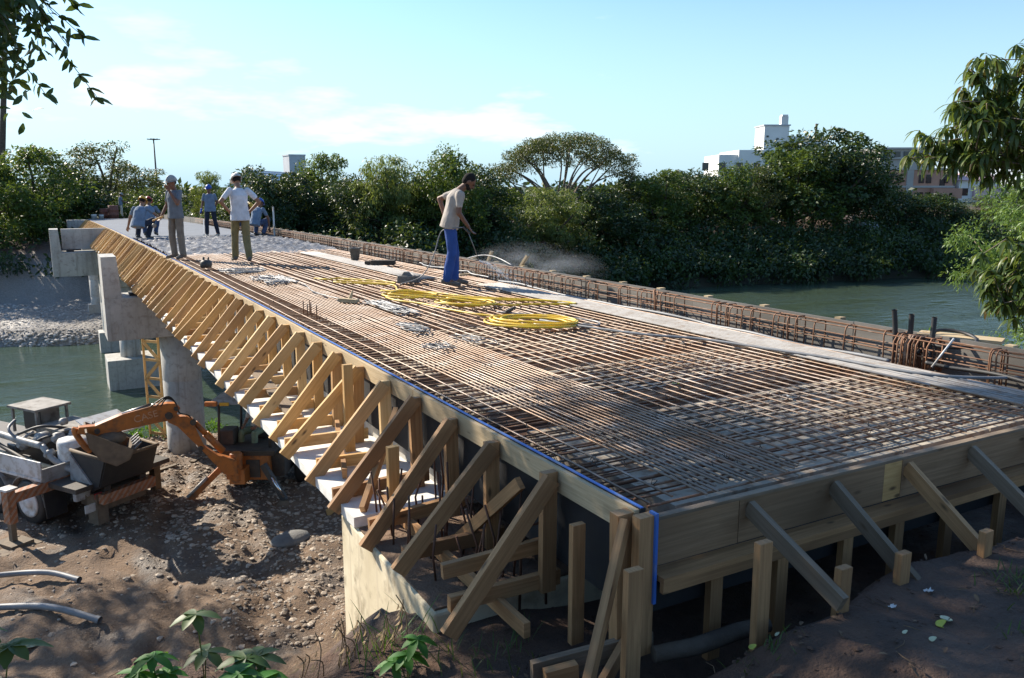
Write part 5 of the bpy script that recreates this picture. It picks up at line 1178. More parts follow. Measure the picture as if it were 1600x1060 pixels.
# backhoe loader: local x = right, y = away from the photo, z up
bh = empty('backhoe_loader', (.62, 14.9, .10), -R(29.447), 'orange backhoe digger with its bucket over the truck hopper, half under the bridge', 'excavator')
pv = V((.07, -.2, 0)); du = V((-.87, -.49, 0)); dn = V((.49, -.87, 0))
def sz(px, py):
    s_ = (367 - px) / 97; z = .89 + (730 - py + 27 * s_) / 79
    if px < 248: s_ = 1.22 + (248 - px) / 73; z = 2.22 + (658 - py + 10 * (s_ - 1.22)) / 80
    return s_, z
def plate(name, pts, th, m_, parent, off=0, bevel=.01):
    P_ = [sz(*p) for p in pts]; n = len(P_); vs2 = []
    for sg in (-1, 1):
        for (s_, z) in P_: q = pv + du * s_ + dn * (off + sg * th / 2); vs2.append((q.x, q.y, z))
    fs2 = [tuple(range(n)), tuple(range(n, 2 * n))[::-1]] + [(i, (i + 1) % n, n + (i + 1) % n, n + i)[::-1] for i in range(n)]
    b = MB(); b.add(vs2, fs2); return b.build(name, m_, parent, bevel)
bm_ = plate('boom', [(258, 644), (268, 656), (280, 652), (293, 655), (299, 675), (312, 700), (336, 711), (372, 714), (374, 742), (346, 743), (300, 702), (262, 672), (246, 668), (243, 652)], .24, M['orange'], bh)
sk = plate('stick', [(271, 640), (262, 634), (247, 636), (225, 640), (186, 653), (148, 672), (127, 674), (124, 684), (150, 690), (165, 686), (212, 673), (238, 667), (252, 664), (262, 652)], .19, M['orange'], bh, .0)
def inpl(px, py, off=0): s_, z = sz(px, py); q = pv + du * s_ + dn * off; return V((q.x, q.y, z))
b = MB(); b.tube([inpl(297, 662), inpl(318, 680)], .055, 10); b.tube([inpl(316, 678), inpl(348, 704)], .075, 10); b.build('boom_cylinder', M['orange'], bm_)
b = MB(); b.tube([inpl(258, 640, .0), inpl(225, 640)], .03, 8); b.tube([inpl(225, 640), inpl(185, 656)], .05, 10); b.build('stick_cylinder', M['steel'], sk)
for (p, r_) in (((248, 656), .075), ((262, 642), .04), ((303, 703), .05), ((292, 660), .06), ((150, 680), .05)):
    b = MB(); a_, c_ = inpl(p[0], p[1], -.16), inpl(p[0], p[1], .16); b.tube([a_, c_], r_, 14); b.build('pin', M['darkmetal'], bm_)
b = MB()
for k_ in range(3): b.tube(smooth([inpl(236 - k_ * 8, 644, .08), inpl(246, 628 - k_ * 2, .1), inpl(262, 632, .08), inpl(268, 648, .1), inpl(285, 650, .09), inpl(296, 664, .1)], 5), .014, 6)
b.build('hydraulic_hose', M['black'], bm_)
# lettering on the stick
cu = bpy.data.curves.new('txt', 'FONT'); cu.body = 'CASE'; cu.size = .20; cu.extrude = .002; to = bpy.data.objects.new('txt', cu); COL.objects.link(to)
dg = bpy.context.evaluated_depsgraph_get(); me = bpy.data.meshes.new_from_object(to.evaluated_get(dg)); bpy.data.objects.remove(to); me.name = 'lettering'; me.materials.clear(); me.materials.append(M['faded'])
a_ = inpl(200, 668, .101); c_ = inpl(235, 656, .101); ux = (c_ - a_).normalized(); uz = V((0, 0, 1)); nn = ux.cross(uz).normalized()
if nn.dot(dn) < 0: nn = -nn
uy = nn.cross(ux); mw = Matrix((( ux.x, uy.x, nn.x, a_.x), (ux.y, uy.y, nn.y, a_.y), (ux.z, uy.z, nn.z, a_.z), (0, 0, 0, 1))); me.transform(mw); link('lettering', me, sk)
# bucket with link arms
b = MB(); b.tube(smooth([inpl(123, 676, .0), inpl(122, 684), inpl(132, 706), inpl(140, 716)], 4), .06, 8); b.build('bucket_link', M['orange'], sk)
pb = [inpl(*p) for p in ((134, 676), (137, 700), (150, 722), (170, 732), (188, 722), (196, 705))]; n = len(pb); vs2 = []
for sg in (-.42, .42): vs2 += [tuple(p + dn * sg) for p in pb]
b = MB(); b.add(vs2, [(i, i + 1, n + i + 1, n + i) for i in range(n - 1)] + [tuple(range(n)), tuple(range(n, 2 * n))[::-1]]); bk2 = b.build('digging_bucket', M['mud'], bh); sl = bk2.modifiers.new('s', 'SOLIDIFY'); sl.thickness = .04
for k_ in range(5): q = pb[-1] + dn * (-.36 + k_ * .18); b = MB(); b.limb(q, q + V((.02, -.02, .13)) + du * -.12, .03, .012, 6); b.build('tooth', M['steel'], bk2)
b = MB(); b.ball(inpl(165, 694), (.33, .30, .15), 14, 8); b.build('mud_load', M['mud'], bk2)
# swing frame, body
b = MB(); b.lathe((.10, -.1, .55), [(.10, 0), (.13, .02), (.13, .62), (.10, .64)], 16); b.cbox((.12, .0, .65), (.34, .36, .34)); b.cbox((.10, -.05, 1.05), (.2, .3, .12)); b.build('swing_post', M['orange'], bh, .01)
b = MB(); b.box(-.25, .72, .2, .42, .45, 1.02); b.build('rear_frame', M['orange'], bh, .015); b = MB(); b.box(.22, .52, .17, .2, .52, .92); b.build('recess', M['darkmetal'], bh)
b = MB(); b.box(-.3, 1.0, .42, 2.6, .45, 1.0); b.build('chassis', M['darkmetal'], bh, .02)
b = MB(); b.hexa([(-.45, .15, 1.02), (.85, .15, 1.02), (.85, 1.9, 1.02), (-.45, 1.9, 1.02), (-.5, .1, 1.16), (.9, .1, 1.16), (.9, 2, 1.16), (-.5, 2, 1.16)]); b.build('platform', M['darkmetal'], bh, .02)
MB().box(-.46, -.14, .5, .9, 1.16, 1.5).build('console', M['darkmetal'], bh, .02); MB().box(.55, .8, 1.5, 1.9, 1.16, 1.75).build('console', M['darkmetal'], bh, .02)
for (x, y) in ((-.42, .35), (.72, .35), (-.38, 1.75), (.72, 1.75)):
    b = MB(); b.tube([(x, y, 1.1), (x + (.06 if x < 0 else -.02), y, 2.2)], .032, 8); b.build('canopy_post', M['darkmetal'], bh)
b = MB(); b.hexa([(-.5, .1, 2.2), (.85, .1, 2.2), (.85, 1.95, 2.2), (-.5, 1.95, 2.2), (-.44, .16, 2.30), (.8, .16, 2.30), (.8, 1.9, 2.30), (-.44, 1.9, 2.30)]); b.build('canopy', M['greyp'], bh, .02)
b = MB(); b.box(-.56, -.30, .04, .12, 2.18, 2.28); b.build('amber_lamp', M['orange'], bh, .01); b = MB(); b.box(-.24, -.04, .05, .1, 2.19, 2.26); b.build('work_lamp', M['yellowp'], bh, .01)
for sx_ in (-1, 1):
    top = V((.2 + sx_ * .42, .1, .85)); ft_ = V((.04 + sx_ * 1.06, -.02, .06))
    b = MB(); b.board(top, ft_, .13, .12); lg = b.build('stabiliser_leg', M['orange' if sx_ < 0 else 'darkmetal'], bh, .01)
    b = MB(); b.tube([top.lerp(ft_, .45) + V((0, -.08, .1)), ft_ + V((0, -.08, .10))], .035, 10); b.build('ram', M['chrome' if sx_ > 0 else 'greyp'], lg)
    b = MB(); b.hexa([(ft_.x - .16, -.18, .0), (ft_.x + .16, -.18, .0), (ft_.x + .16, .16, .0), (ft_.x - .16, .16, .0), (ft_.x - .1, -.1, .07), (ft_.x + .1, -.1, .07), (ft_.x + .1, .1, .07), (ft_.x - .1, .1, .07)]); b.build('foot', M['mud'], lg)
for (x, y, r_) in ((-.3, 1.3, .42), (1.25, 1.3, .42), (-.2, 3.6, .32), (1.2, 3.6, .32)):
    b = MB(); b.lathe((x, y, r_), [(r_ * .55, -.17), (r_ * .9, -.18), (r_, -.12), (r_, .12), (r_ * .9, .18), (r_ * .55, .17)], 28, 'x'); wv = b.build('wheel', M['black'], bh); b = MB(); b.lathe((x, y, r_), [(.04, -.12), (r_ * .5, -.1), (r_ * .56, -.17), (r_ * .56, .17), (.04, .12)], 20, 'x'); b.build('rim', M['orange'], wv)
b = MB(); b.box(-.05, .95, 2.6, 4.2, .7, 1.35); b.build('bonnet', M['orange'], bh, .04)
b = MB(); b.box(.1, .5, 1.0, 1.45, 1.16, 1.3); b.box(.1, .5, 1.4, 1.5, 1.3, 1.75); b.build('seat', M['black'], bh, .03)

# ------------------------------------------------------------------ people
TS = bpy.data.scenes.new('workbench')
def fuse(mb, name, m_, parent, vox, folds=0, seed=0, sm=4):
    """join the overlapping shapes into one continuous surface"""
    me0 = mb.mesh('tmp', None); o = bpy.data.objects.new('tmp', me0); TS.collection.objects.link(o)
    r_ = o.modifiers.new('r', 'REMESH'); r_.mode = 'VOXEL'; r_.voxel_size = vox
    q = o.modifiers.new('s', 'SMOOTH'); q.iterations = sm; q.factor = .5
    TS.view_layers[0].update(); dg = TS.view_layers[0].depsgraph; me = bpy.data.meshes.new_from_object(o.evaluated_get(dg)); bpy.data.objects.remove(o); bpy.data.meshes.remove(me0)
    me.name = name; me.materials.clear(); me.materials.append(m_)
    if folds:
        n_ = len(me.vertices); co_ = np.empty(n_ * 3, np.float32); no_ = np.empty(n_ * 3, np.float32); me.vertices.foreach_get('co', co_); me.vertices.foreach_get('normal', no_); co_ = co_.reshape(-1, 3); no_ = no_.reshape(-1, 3)
        kk = np.array([noise.noise(V((x * 9 + seed, y * 9, z * 5))) + .6 * noise.noise(V((x * 20, y * 20 + seed, z * 11))) for x, y, z in co_.tolist()], np.float32)
        me.vertices.foreach_set('co', (co_ + no_ * kk[:, None] * folds).ravel()); me.update()
    me.polygons.foreach_set('use_smooth', [True] * len(me.polygons)); return link(name, me, parent)
def oval(mb, spine, n=16):
    """spine: (centre, half width, half depth, side axis)"""
    rr2 = []
    for i, (c_, hw, hd, ax) in enumerate(spine):
        c_ = V(c_); ax = V(ax).normalized(); up = (V(spine[min(i + 1, len(spine) - 1)][0]) - V(spine[max(i - 1, 0)][0])).normalized(); dp = up.cross(ax).normalized()
        rr2.append([c_ + ax * (hw * math.cos(a)) + dp * (hd * math.sin(a)) for a in [2 * math.pi * k_ / n for k_ in range(n)]])
    mb.rings(rr2)
BASE = dict(pel=(0, 0, .93), chest=(0, .01, 1.27), neck=(0, 0, 1.44), head=(0, .03, 1.585), look=(0, 1, -.05),
            sL=(-.168, 0, 1.385), eL=(-.235, -.02, 1.10), wL=(-.24, .06, .86), sR=(.168, 0, 1.385), eR=(.235, -.02, 1.10), wR=(.24, .06, .86),
            hL=(-.09, 0, .90), kL=(-.11, .03, .49), aL=(-.12, 0, .08), hR=(.09, 0, .90), kR=(.11, .03, .49), aR=(.12, 0, .08), tL=(-.15, .17, .03), tR=(.15, .17, .03))
def person(loc, face, label, J=None, shirt='bluep', pants='darkmetal', shoe='darkmetal', skin='skinl', hat=None, hatc='greyp', hair='hair', beard=False, group='workers on the bridge deck', scale=1, glove=None, vox=.011):
    P_ = dict(BASE); P_.update(J or {}); P_ = {k_: V(v_) for k_, v_ in P_.items()}
    dx, dy = face; rz = math.atan2(-dx, dy)
    root = empty('person', loc, rz, label, 'person', group); root.scale = (scale,) * 3
    ax = (P_['sR'] - P_['sL']).normalized(); hx = (P_['hR'] - P_['hL']).normalized(); pel, ch, nk, hd = P_['pel'], P_['chest'], P_['neck'], P_['head']
    lk = P_['look'].normalized(); hup = (hd - nk).normalized(); sd_ = lk.cross(V((0, 0, 1))); sd_.normalize(); hup = sd_.cross(lk)
    HM = Matrix(((sd_.x, lk.x, hup.x), (sd_.y, lk.y, hup.y), (sd_.z, lk.z, hup.z)))
    B = MB()
    wst = pel.lerp(ch, .45)
    oval(B, [(pel - (ch - pel).normalized() * .08, .10, .08, hx), (pel, .14, .10, hx), (wst, .125, .09, hx), (ch, .155, .11, ax), (ch.lerp(nk, .6), .15, .09, ax), (nk, .06, .055, ax)])
    B.limb(nk - (hd - nk) * .25, hd - hup * .05, .058, .052)
    B.ball(hd + HM @ V((0, -.012, .02)), (.074, .094, .10), 16, 12, HM); B.ball(hd + HM @ V((0, .035, -.05)), (.052, .055, .06), 12, 8, HM)
    B.limb(hd + HM @ V((0, .088, .02)), hd + HM @ V((0, .105, -.022)), .009, .015, 6); B.limb(hd + HM @ V((-.03, .082, .03)), hd + HM @ V((.03, .082, .03)), .012, .012, 6); B.limb(hd + HM @ V((-.02, .084, -.06)), hd + HM @ V((.02, .084, -.06)), .010, .010, 6)
    for sg in (-1, 1): B.ball(hd + HM @ V((sg * .078, -.005, -.005)), (.012, .022, .034), 8, 6, HM)
    for s_, sg in (('L', -1), ('R', 1)):
        B.limb(P_['s' + s_], P_['e' + s_], .052, .040); B.limb(P_['e' + s_], P_['w' + s_], .041, .027)
        B.limb(P_['h' + s_], P_['k' + s_], .085, .055); B.limb(P_['k' + s_], P_['a' + s_], .055, .036); B.limb(P_['a' + s_], P_['t' + s_], .038, .026)
    # hands
    for s_, sg in (('L', -1), ('R', 1)):
        w0 = P_['w' + s_]; d = (w0 - P_['e' + s_]).normalized(); d = P_.get('d' + s_, d).normalized(); si = d.cross(V((0, 1, .2)) if abs(d.y) < .8 else V((1, 0, 0))).normalized(); pn_ = si.cross(d)
        rr2 = []
        for (q, hw, hh) in ((0, .026, .018), (.03, .036, .016), (.065, .041, .014), (.09, .039, .012)):
            rr2.append([w0 + d * q + si * hw * math.cos(a) + pn_ * hh * math.sin(a) for a in [2 * math.pi * k_ / 10 for k_ in range(10)]])
        B.rings(rr2)
        for f_, (o_, L_) in enumerate(((-.030, .058), (-.010, .070), (.010, .074), (.030, .066))):
            p0 = w0 + d * .085 + si * o_; p1 = p0 + (d + pn_ * .25).normalized() * L_ * .5; p2 = p1 + (d + pn_ * .9).normalized() * L_ * .5; B.limb(p0, p1, .0095, .009, 7); B.limb(p1, p2, .009, .0075, 7)
        p0 = w0 + d * .03 + si * .03 * -sg; p1 = p0 + (d * .7 - si * .8 * sg).normalized() * .04; B.limb(p0, p1, .012, .0105, 7); B.limb(p1, p1 + (d + pn_ * .4).normalized() * .032, .0105, .009, 7)
    fuse(B, 'body', M[skin], root, vox * .8, 0, 0, 2)
    # shirt
    B = MB(); hem = pel + (ch - pel).normalized() * P_.get('hem', V((-.10, 0, 0))).x
    oval(B, [(hem, .192, .142, hx), (pel, .184, .136, hx), (wst, .164, .122, hx), (ch, .172, .130, ax), (ch.lerp(nk, .6), .15, .105, ax), (nk - (nk - ch).normalized() * .015, .085, .075, ax)])
    for s_ in 'LR': B.limb(P_['s' + s_], P_['s' + s_].lerp(P_['e' + s_], .62), .057, .055)
    fuse(B, 'shirt', M[shirt], root, .012, .007, rnd.random() * 50, 3)
    # trousers
    B = MB(); oval(B, [(pel - (ch - pel).normalized() * .07, .165, .125, hx), (pel, .168, .122, hx), (pel + (ch - pel).normalized() * .07, .135, .10, hx)])
    for s_ in 'LR':
        B.limb(P_['h' + s_].lerp(P_['k' + s_], .12), P_['k' + s_], .090, .072); B.limb(P_['k' + s_], P_['a' + s_].lerp(P_['k' + s_], .05), .075, .066)
    fuse(B, 'trousers', M[pants], root, .012, .008, rnd.random() * 50, 3)
    for s_ in 'LR':
        B = MB(); a_ = P_['a' + s_]; t_ = P_['t' + s_]; B.limb(a_ + V((0, 0, .03)), a_ - V((0, 0, .02)), .05, .048, 12); B.limb(a_.lerp(t_, -.25) - V((0, 0, .025)), t_, .042, .036, 12); fuse(B, 'boot', M[shoe], root, .012)
    if glove:
        for s_ in 'LR': B = MB(); w0 = P_['w' + s_]; d = (w0 - P_['e' + s_]).normalized(); B.limb(w0 - d * .04, w0 + d * .02, .036, .034); B.ball(w0 + d * .07, (.034, .045, .05)); fuse(B, 'glove', M[glove], root, .009)
    if hat:
        B = MB(); Hc = hd + HM @ V((0, -.01, .045)); k2 = 12; rr2 = []
        for i in range(k2):
            ph = i / (k2 - 1) * math.pi / 2; rr2.append([Hc + HM @ V((.098 * math.cos(ph) * math.cos(a), .122 * math.cos(ph) * math.sin(a), .105 * math.sin(ph) + .004)) for a in [2 * math.pi * k_ / 24 for k_ in range(24)]])
        B.rings(rr2, True, False)
        br_ = [[Hc + HM @ V((w2 * math.cos(a) * 1.0, .122 * w2 / .098 * math.sin(a) + (.045 if math.sin(a) > .2 else 0) * ((w2 - .098) / .012), -.004 - .01 * (w2 > .1))) for a in [2 * math.pi * k_ / 24 for k_ in range(24)]] for w2 in (.094, .110)]
        B.rings(br_, True, False)
        ht = B.build('hard_hat', M[hatc], root); sl = ht.modifiers.new('s', 'SOLIDIFY'); sl.thickness = .005
        B = MB(); B.tube([Hc + HM @ V((0, .118 * math.cos(a), .108 * math.sin(a) + .004)) for a in [math.pi * k_ / 12 for k_ in range(1, 12)]], .010, 6); B.build('ridge', M[hatc], ht)
        B = MB(); B.ball(hd + HM @ V((0, -.025, .012)), (.079, .085, .075), 14, 8, HM); B.build('hair', M[hair], root)
    else:
        B = MB(); B.ball(hd + HM @ V((0, -.024, .036)), (.081, .094, .094), 16, 10, HM); B.ball(hd + HM @ V((0, -.045, -.01)), (.072, .062, .07), 12, 8, HM); fuse(B, 'hair', M[hair], root, .009, .002, 3, 2)
    if beard: B = MB(); B.ball(hd + HM @ V((0, .038, -.070)), (.058, .055, .042), 12, 8, HM); B.ball(hd + HM @ V((0, .012, -.055)), (.070, .05, .045), 12, 8, HM); fuse(B, 'beard', M[hair], root, .009, .002, 3, 2)
    B = MB()
    for sg in (-1, 1): B.ball(hd + HM @ V((sg * .030, .083, .012)), .009, 8, 6)
    B.build('eyes', M['hair'], root)
    return root
RT = (.871, -.492); AW = (.492, .871)
def mixd(a, b_): return (RT[0] * a + AW[0] * b_, RT[1] * a + AW[1] * b_)
def CL(n, a, b=None, r=.9): M[n] = MAT(n, a, b or tuple(q * .72 for q in a), r, 6, bmp=.25, s2=60)
CL('shirt_beige', (.46, .41, .36)); CL('work_blue', (.028, .085, .32), (.02, .06, .23)); CL('polo_grey', (.15, .18, .22)); CL('trouser_taupe', (.21, .185, .155)); CL('tee_white', (.74, .76, .82)); CL('khaki', (.25, .20, .09)); CL('black_cloth', (.022, .026, .045)); CL('shirt_blue', (.18, .24, .33)); CL('denim', (.05, .075, .15)); CL('green_cloth', (.25, .32, .20)); CL('dustshoe', (.16, .14, .12)); CL('cream', (.60, .56, .46))
# 1: man spraying, seen from his right side, looking down
p1 = (3.24, 9.1, zd(8.95) + .0)
person(p1, mixd(1, .12), 'bearded man in beige shirt and bright blue trousers spraying water, head bowed', dict(
    pel=(0, -.02, .95), chest=(0, .06, 1.28), neck=(0, .14, 1.42), head=(0, .265, 1.525), look=(0, .72, -.68), sL=(-.17, .07, 1.37), eL=(-.30, -.16, 1.28), wL=(-.20, -.10, 1.05),
    sR=(.17, .11, 1.36), eR=(.205, .10, 1.08), wR=(.15, .24, .88), hL=(-.09, -.02, .91), kL=(-.11, .04, .50), aL=(-.13, .04, .09), tL=(-.14, .22, .03), hR=(.09, -.03, .91), kR=(.10, .0, .50), aR=(.11, -.09, .09), tR=(.12, .09, .03)),
    'shirt_beige', 'work_blue', 'dustshoe', 'skin', beard=True, scale=1.10, vox=.009)
g1 = V(p1); hd_ = V((RT[0], RT[1], 0)) * .24 + V((0, 0, .90))
wand0 = g1 + V((RT[0] * .26 - AW[0] * .15, RT[1] * .26 - AW[1] * .15, .93)); wand1 = g1 + V((RT[0] * .44, RT[1] * .44, .42))
wd_ = empty('spray_wand', wand0, 0, 'thin spray lance in the hand of the man in blue trousers', 'spray lance')
b = MB(); b.tube([V((0, 0, 0)), (wand1 - wand0)], .008, 8); b.build('tube', M['steel'], wd_); b = MB(); b.limb(V((-.05, .03, .03)), V((.03, -.015, -.06)), .018, .016, 8); b.build('grip', M['darkmetal'], wd_)
b = MB(); q0 = g1 + V((-RT[0] * .10, -RT[1] * .10, .98)); 
pts = smooth([wand0 + V((-.05, .03, .03)), g1 + V((RT[0] * .05 - AW[0] * .2, RT[1] * .05 - AW[1] * .2, .95)), g1 + V((-RT[0] * .17, -RT[1] * .17, .88)), g1 + V((-RT[0] * .30, -RT[1] * .30, .5)), g1 + V((-RT[0] * .50, -RT[1] * .50, .16)), g1 + V((-RT[0] * .85, -RT[1] * .85, .03))], 6)
b.tube(pts, .009, 8); tag(b.build('thin_hose', M['greyhose']), 'thin hose trailing behind the spraying man down to the deck', 'hose')
# 2: standing man in grey polo, phone/hand at mouth
person((.13, 17.3, zd(17.3) + .0), mixd(-.45, -.9), 'standing man in dark grey polo shirt and taupe trousers, one hand at his mouth', dict(
    head=(0, .05, 1.575), look=(.1, 1, -.18), eR=(.27, -.03, 1.12), wR=(.30, .10, .90), eL=(-.22, .13, 1.15), wL=(-.10, .20, 1.40), hem=(-.09, 0, 0), kL=(-.12, .02, .49), aL=(-.14, 0, .08), kR=(.10, .05, .49), aR=(.09, .02, .08)),
    'polo_grey', 'trouser_taupe', 'dustshoe', 'skin', hat=True, hatc='greyp', scale=1.09)
b = MB(); c0 = V((-.24, 17.1, zd(17) + .93)); hm = empty('hammer', c0, 0, 'wooden-handled tool held low by the man in the grey polo', 'tool')
b = MB(); b.limb((-.14, .05, -.05), (.06, -.02, .04), .018, .02, 8); b.build('handle', M['wood'], hm); b = MB(); b.lathe((-.12, .02, -.16), [(.04, -.01), (.055, 0), (.04, .01)], 12, 'y'); b.build('ring', M['steel'], hm)
# 3: white shirt, hands on hips, back to camera
person((1.22, 15.6, zd(15.7) + .0), mixd(-.42, .75), 'man in white t-shirt and khaki trousers, hands on hips, white helmet, back turned', dict(
    neck=(0, .05, 1.43), head=(0, .15, 1.56), look=(-.12, .85, -.5), eL=(-.36, -.06, 1.17), wL=(-.20, .05, .99), eR=(.37, -.06, 1.16), wR=(.21, .05, .98), dL=(.6, .2, -.5), dR=(-.6, .2, -.5), kL=(-.09, .14, .50), aL=(-.10, .19, .08), tL=(-.12, .36, .03), kR=(.09, -.02, .49), aR=(.10, -.16, .08), tR=(.12, .02, .03), hem=(-.13, 0, 0)),
    'tee_white', 'khaki', 'dustshoe', 'skinl', hat=True, hatc='white', scale=1.12)
# 4: blue helmet
person((2.55, 27.2, zd(27.2) + .0), mixd(.1, -1), 'man with blue helmet, grey shirt, black trousers and blue gloves facing the camera', dict(
    look=(.1, 1, -.2), eR=(.25, -.05, 1.12), wR=(.29, .02, .88), eL=(-.22, -.10, 1.15), wL=(-.12, -.14, .95), kR=(.12, .08, .49), aR=(.13, .1, .08), kL=(-.14, -.0, .49), aL=(-.20, -.06, .08)),
    'shirt_blue', 'black_cloth', 'cream', 'skin', hat=True, hatc='bluep', glove='bluep', scale=1.02)
# squatting figures
SQ = dict(pel=(0, -.10, .42), chest=(0, .02, .72), neck=(0, .12, .86), head=(0, .20, .99), look=(0, .8, -.5), sL=(-.18, .08, .82), sR=(.18, .08, .82), hL=(-.10, -.08, .38), hR=(.10, -.08, .38), kL=(-.20, .27, .50), kR=(.20, .27, .50), aL=(-.14, .08, .09), aR=(.14, .08, .09), tL=(-.17, .25, .03), tR=(.17, .25, .03), eL=(-.30, .22, .62), wL=(-.24, .38, .42), eR=(.30, .22, .62), wR=(.22, .36, .50))
q = dict(SQ); q.update(eL=(-.34, .12, .58), wL=(-.42, .12, .34), eR=(.36, .14, .66), wR=(.30, .32, .60))
person((.20, 26.2, zd(26.2)), mixd(.1, 1), 'squatting man in grey shirt and yellow cap reaching down to the left deck edge', q, 'shirt_blue', 'black_cloth', 'darkmetal', 'skinl', hat=True, hatc='yellowp', scale=1.22)
q = dict(SQ); q.update(eL=(-.3, .2, .6), wL=(-.2, .4, .35), eR=(.26, .2, .55), wR=(.25, .25, .25))
person((3.88, 26.1, zd(26.1)), mixd(.35, .9), 'squatting man with blue helmet and pale grey shirt by the right form, back turned', q, 'shirt_blue', 'denim', 'darkmetal', 'skin', hat=True, hatc='bluep', scale=1.13)
q = dict(SQ); q.update(head=(0, .30, .90), look=(0, .4, -.9))
person((3.55, 27.2, zd(27.2)), mixd(.9, .2), 'crouching man with yellow helmet and blue shirt, half hidden by the man in khaki', q, 'shirt_blue', 'denim', 'darkmetal', 'skin', hat=True, hatc='yellowp', scale=1.08)
q = dict(SQ); person((.72, 28.6, zd(28.6)), mixd(-.3, .9), 'crouching worker whose red helmet shows behind the squatting man in the yellow cap', q, 'shirt_blue', 'denim', 'darkmetal', 'skin', hat=True, hatc='red', scale=1.2)
person((2.35, 62, zd(60)), mixd(.8, .5), 'small distant man in blue shirt and pale trousers at the far end of the deck', dict(head=(0, .08, 1.57), look=(0, .9, -.4), eL=(-.2, .15, 1.12), wL=(-.15, .38, 1.05), eR=(.2, .15, 1.12), wR=(.15, .38, 1.0)), 'shirt_blue', 'cream', 'darkmetal', 'skin', hat=True, hatc='greyp', vox=.016)
# excavator operator, seated
so = V((.62, 14.9, .10)); cx_, sx_ = math.cos(-R(29.447)), math.sin(-R(29.447)); opx, opy = .22, 1.2
person((so.x + opx * cx_ - opy * sx_, so.y + opx * sx_ + opy * cx_, so.z + .86), mixd(-.25, -1), 'seated excavator driver in pale shirt and green trousers under the canopy', dict(
    pel=(0, 0, .50), chest=(0, .03, .82), neck=(0, .06, .98), head=(0, .10, 1.12), look=(0, 1, -.25), sL=(-.18, .03, .93), sR=(.18, .03, .93), eL=(-.24, .12, .68), wL=(-.16, .34, .64), eR=(.24, .12, .68), wR=(.16, .34, .64), hL=(-.10, .05, .48), kL=(-.17, .45, .50), aL=(-.17, .50, .12), tL=(-.18, .64, .05), hR=(.10, .05, .48), kR=(.17, .45, .50), aR=(.17, .50, .12), tR=(.18, .64, .05)),
    'cream', 'green_cloth', 'darkmetal', 'skinl', group='machine drivers')
# far-end site things
b = MB(); b.lathe((0, 0, 0), [(.02, 0), (.34, 0), (.34, .28), (.36, .3), (.34, .32), (.34, .60), (.36, .62), (.34, .64), (.34, .92), (.30, .93), (.02, .93)], 22); o = b.build('drum', M['redbrown']); o.location = (1.7, 60, zd(60) - .05); tag(o, 'rusty red-brown drum at the far end of the deck', 'drum', 'drums at the far deck end')
o2 = o.copy(); COL.objects.link(o2); o2.location = (1.15, 60.8, zd(60) - .05); o2.scale = (.8, .8, .75); tag(o2, 'smaller red-brown drum left of the far drum', 'drum', 'drums at the far deck end')
for (x, y, s_, lab) in ((.35, 57, .34, 'white bucket at the far left corner of the deck'), (.8, 57.4, .3, 'second white bucket near the far drums'), (2.9, 58, .3, 'white bucket right of the distant man')):
    b = MB(); b.lathe((0, 0, 0), [(.02, 0), (s_ * .42, 0), (s_ * .5, s_), (s_ * .53, s_), (s_ * .5, s_ * .9), (s_ * .4, .04)], 16); o = b.build('bucket', M['white']); o.location = (x, y, zd(57) - .02); tag(o, lab, 'bucket', 'buckets at the far deck end')
b = MB(); fl = empty('long_float', (1.6, 27, zd(27)), 0, 'long-handled yellow finishing float held across the deck behind the standing men', 'tool')
b.tube([(-.6, -2.2, .35), (.15, 2.0, 1.05)], .018, 6); b.build('handle', M['greyp'], fl); b = MB(); b.limb((.10, 1.8, 1.02), (.25, 2.2, 1.08), .09, .06, 10); b.build('head', M['yellowp'], fl)
b = MB(); b.board((2.1, 26, zd(26) + .10), (2.6, 29, zd(28) + .5), .05, .03); tag(b.build('screed_rod', M['greyp']), 'pale rod slanting beside the man with the blue helmet', 'rod')
b = MB(); b.board((4.33, 25.6, zd(25)), (4.33, 25.6, zd(25) + 1.0), .05, .04, (1, 0, 0)); tag(b.build('white_stake', M['white']), 'white upright stake right of the squatting man with the blue helmet', 'stake')
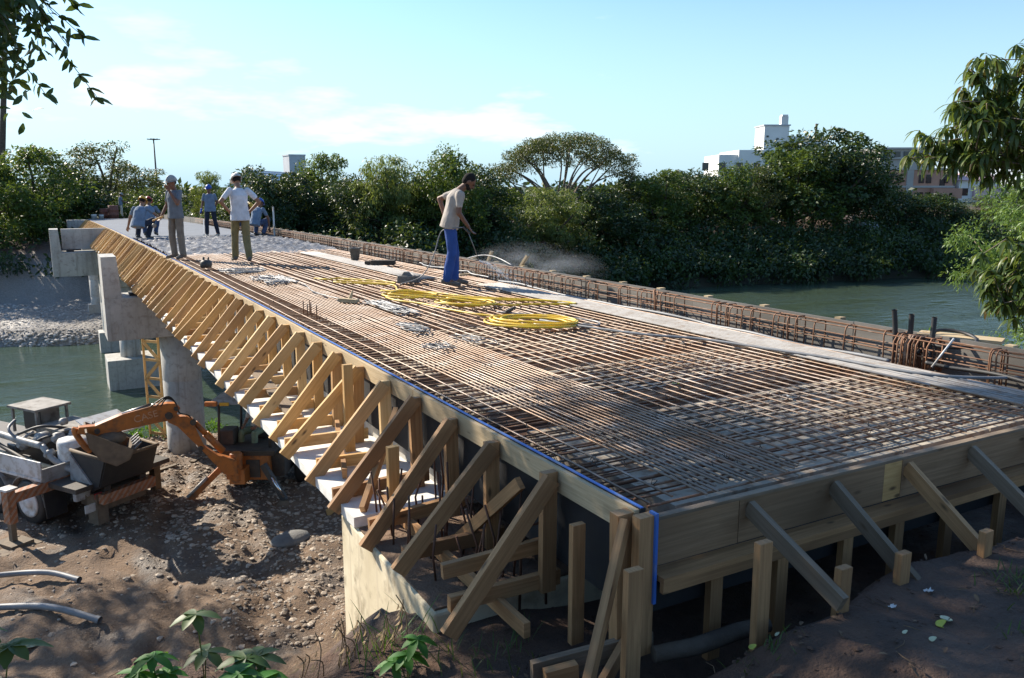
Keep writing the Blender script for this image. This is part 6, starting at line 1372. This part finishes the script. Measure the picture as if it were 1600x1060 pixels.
# water jet, mist
b = MB()
tip = wand1; rr = random.Random(9)
for i in range(160):
    a_ = tip + V((rr.gauss(0, .01), rr.gauss(0, .01), 0)); t0 = rr.random(); e_ = V((3.98 + rr.gauss(0, .10), 8.35 + rr.gauss(0, .16), zd(8.4) + .02)); p = a_.lerp(e_, t0); p.z = a_.z + (e_.z - a_.z) * t0 ** 1.4 + .10 * t0 * (1 - t0); d = (e_ - a_) * .035
    b.tube([p, p + d + V((0, 0, -.02))], .0018 + .0015 * rr.random(), 4)
m, t, bs = nt('water_spray'); bs.inputs['Base Color'].default_value = (.85, .9, .95, 1); bs.inputs['Roughness'].default_value = .2; bs.inputs['Alpha'].default_value = .55; M['spray'] = m
tag(b.build('water_spray', m), 'fan of water drops falling from the lance onto the bars', 'water spray', kind='stuff')
m, t, bs = nt('mist'); t.nodes.remove(bs); pv_ = t.nodes.new('ShaderNodeVolumePrincipled'); pv_.inputs['Color'].default_value = (.9, .94, 1, 1); pv_.inputs['Anisotropy'].default_value = .35
v = mapped(t, 'Object'); ln = t.nodes.new('ShaderNodeVectorMath'); ln.operation = 'LENGTH'; t.links.new(v, ln.inputs[0]); fall = ramp(t, ln.outputs['Value'], 1.0, .25); nz = noise_n(t, v, 2.4, 4); nr = ramp(t, nz, .42, .75)
m1 = t.nodes.new('ShaderNodeMath'); m1.operation = 'MULTIPLY'; t.links.new(fall, m1.inputs[0]); t.links.new(nr, m1.inputs[1]); m2_ = t.nodes.new('ShaderNodeMath'); m2_.operation = 'MULTIPLY'; m2_.inputs[1].default_value = .38; t.links.new(m1.outputs[0], m2_.inputs[0]); t.links.new(m2_.outputs[0], pv_.inputs['Density']); t.links.new(pv_.outputs[0], t.nodes['Material Output'].inputs['Volume'])
b = MB(); b.ball((0, 0, 0), (1, 1, 1), 20, 12); o = b.build('mist', m); o.location = (4.95, 9.3, 5.60); o.scale = (1.0, 1.9, .46); tag(o, 'thin drifting water mist blowing over the right form beyond the spraying man', 'mist', kind='stuff')

bpy.data.scenes.remove(TS)
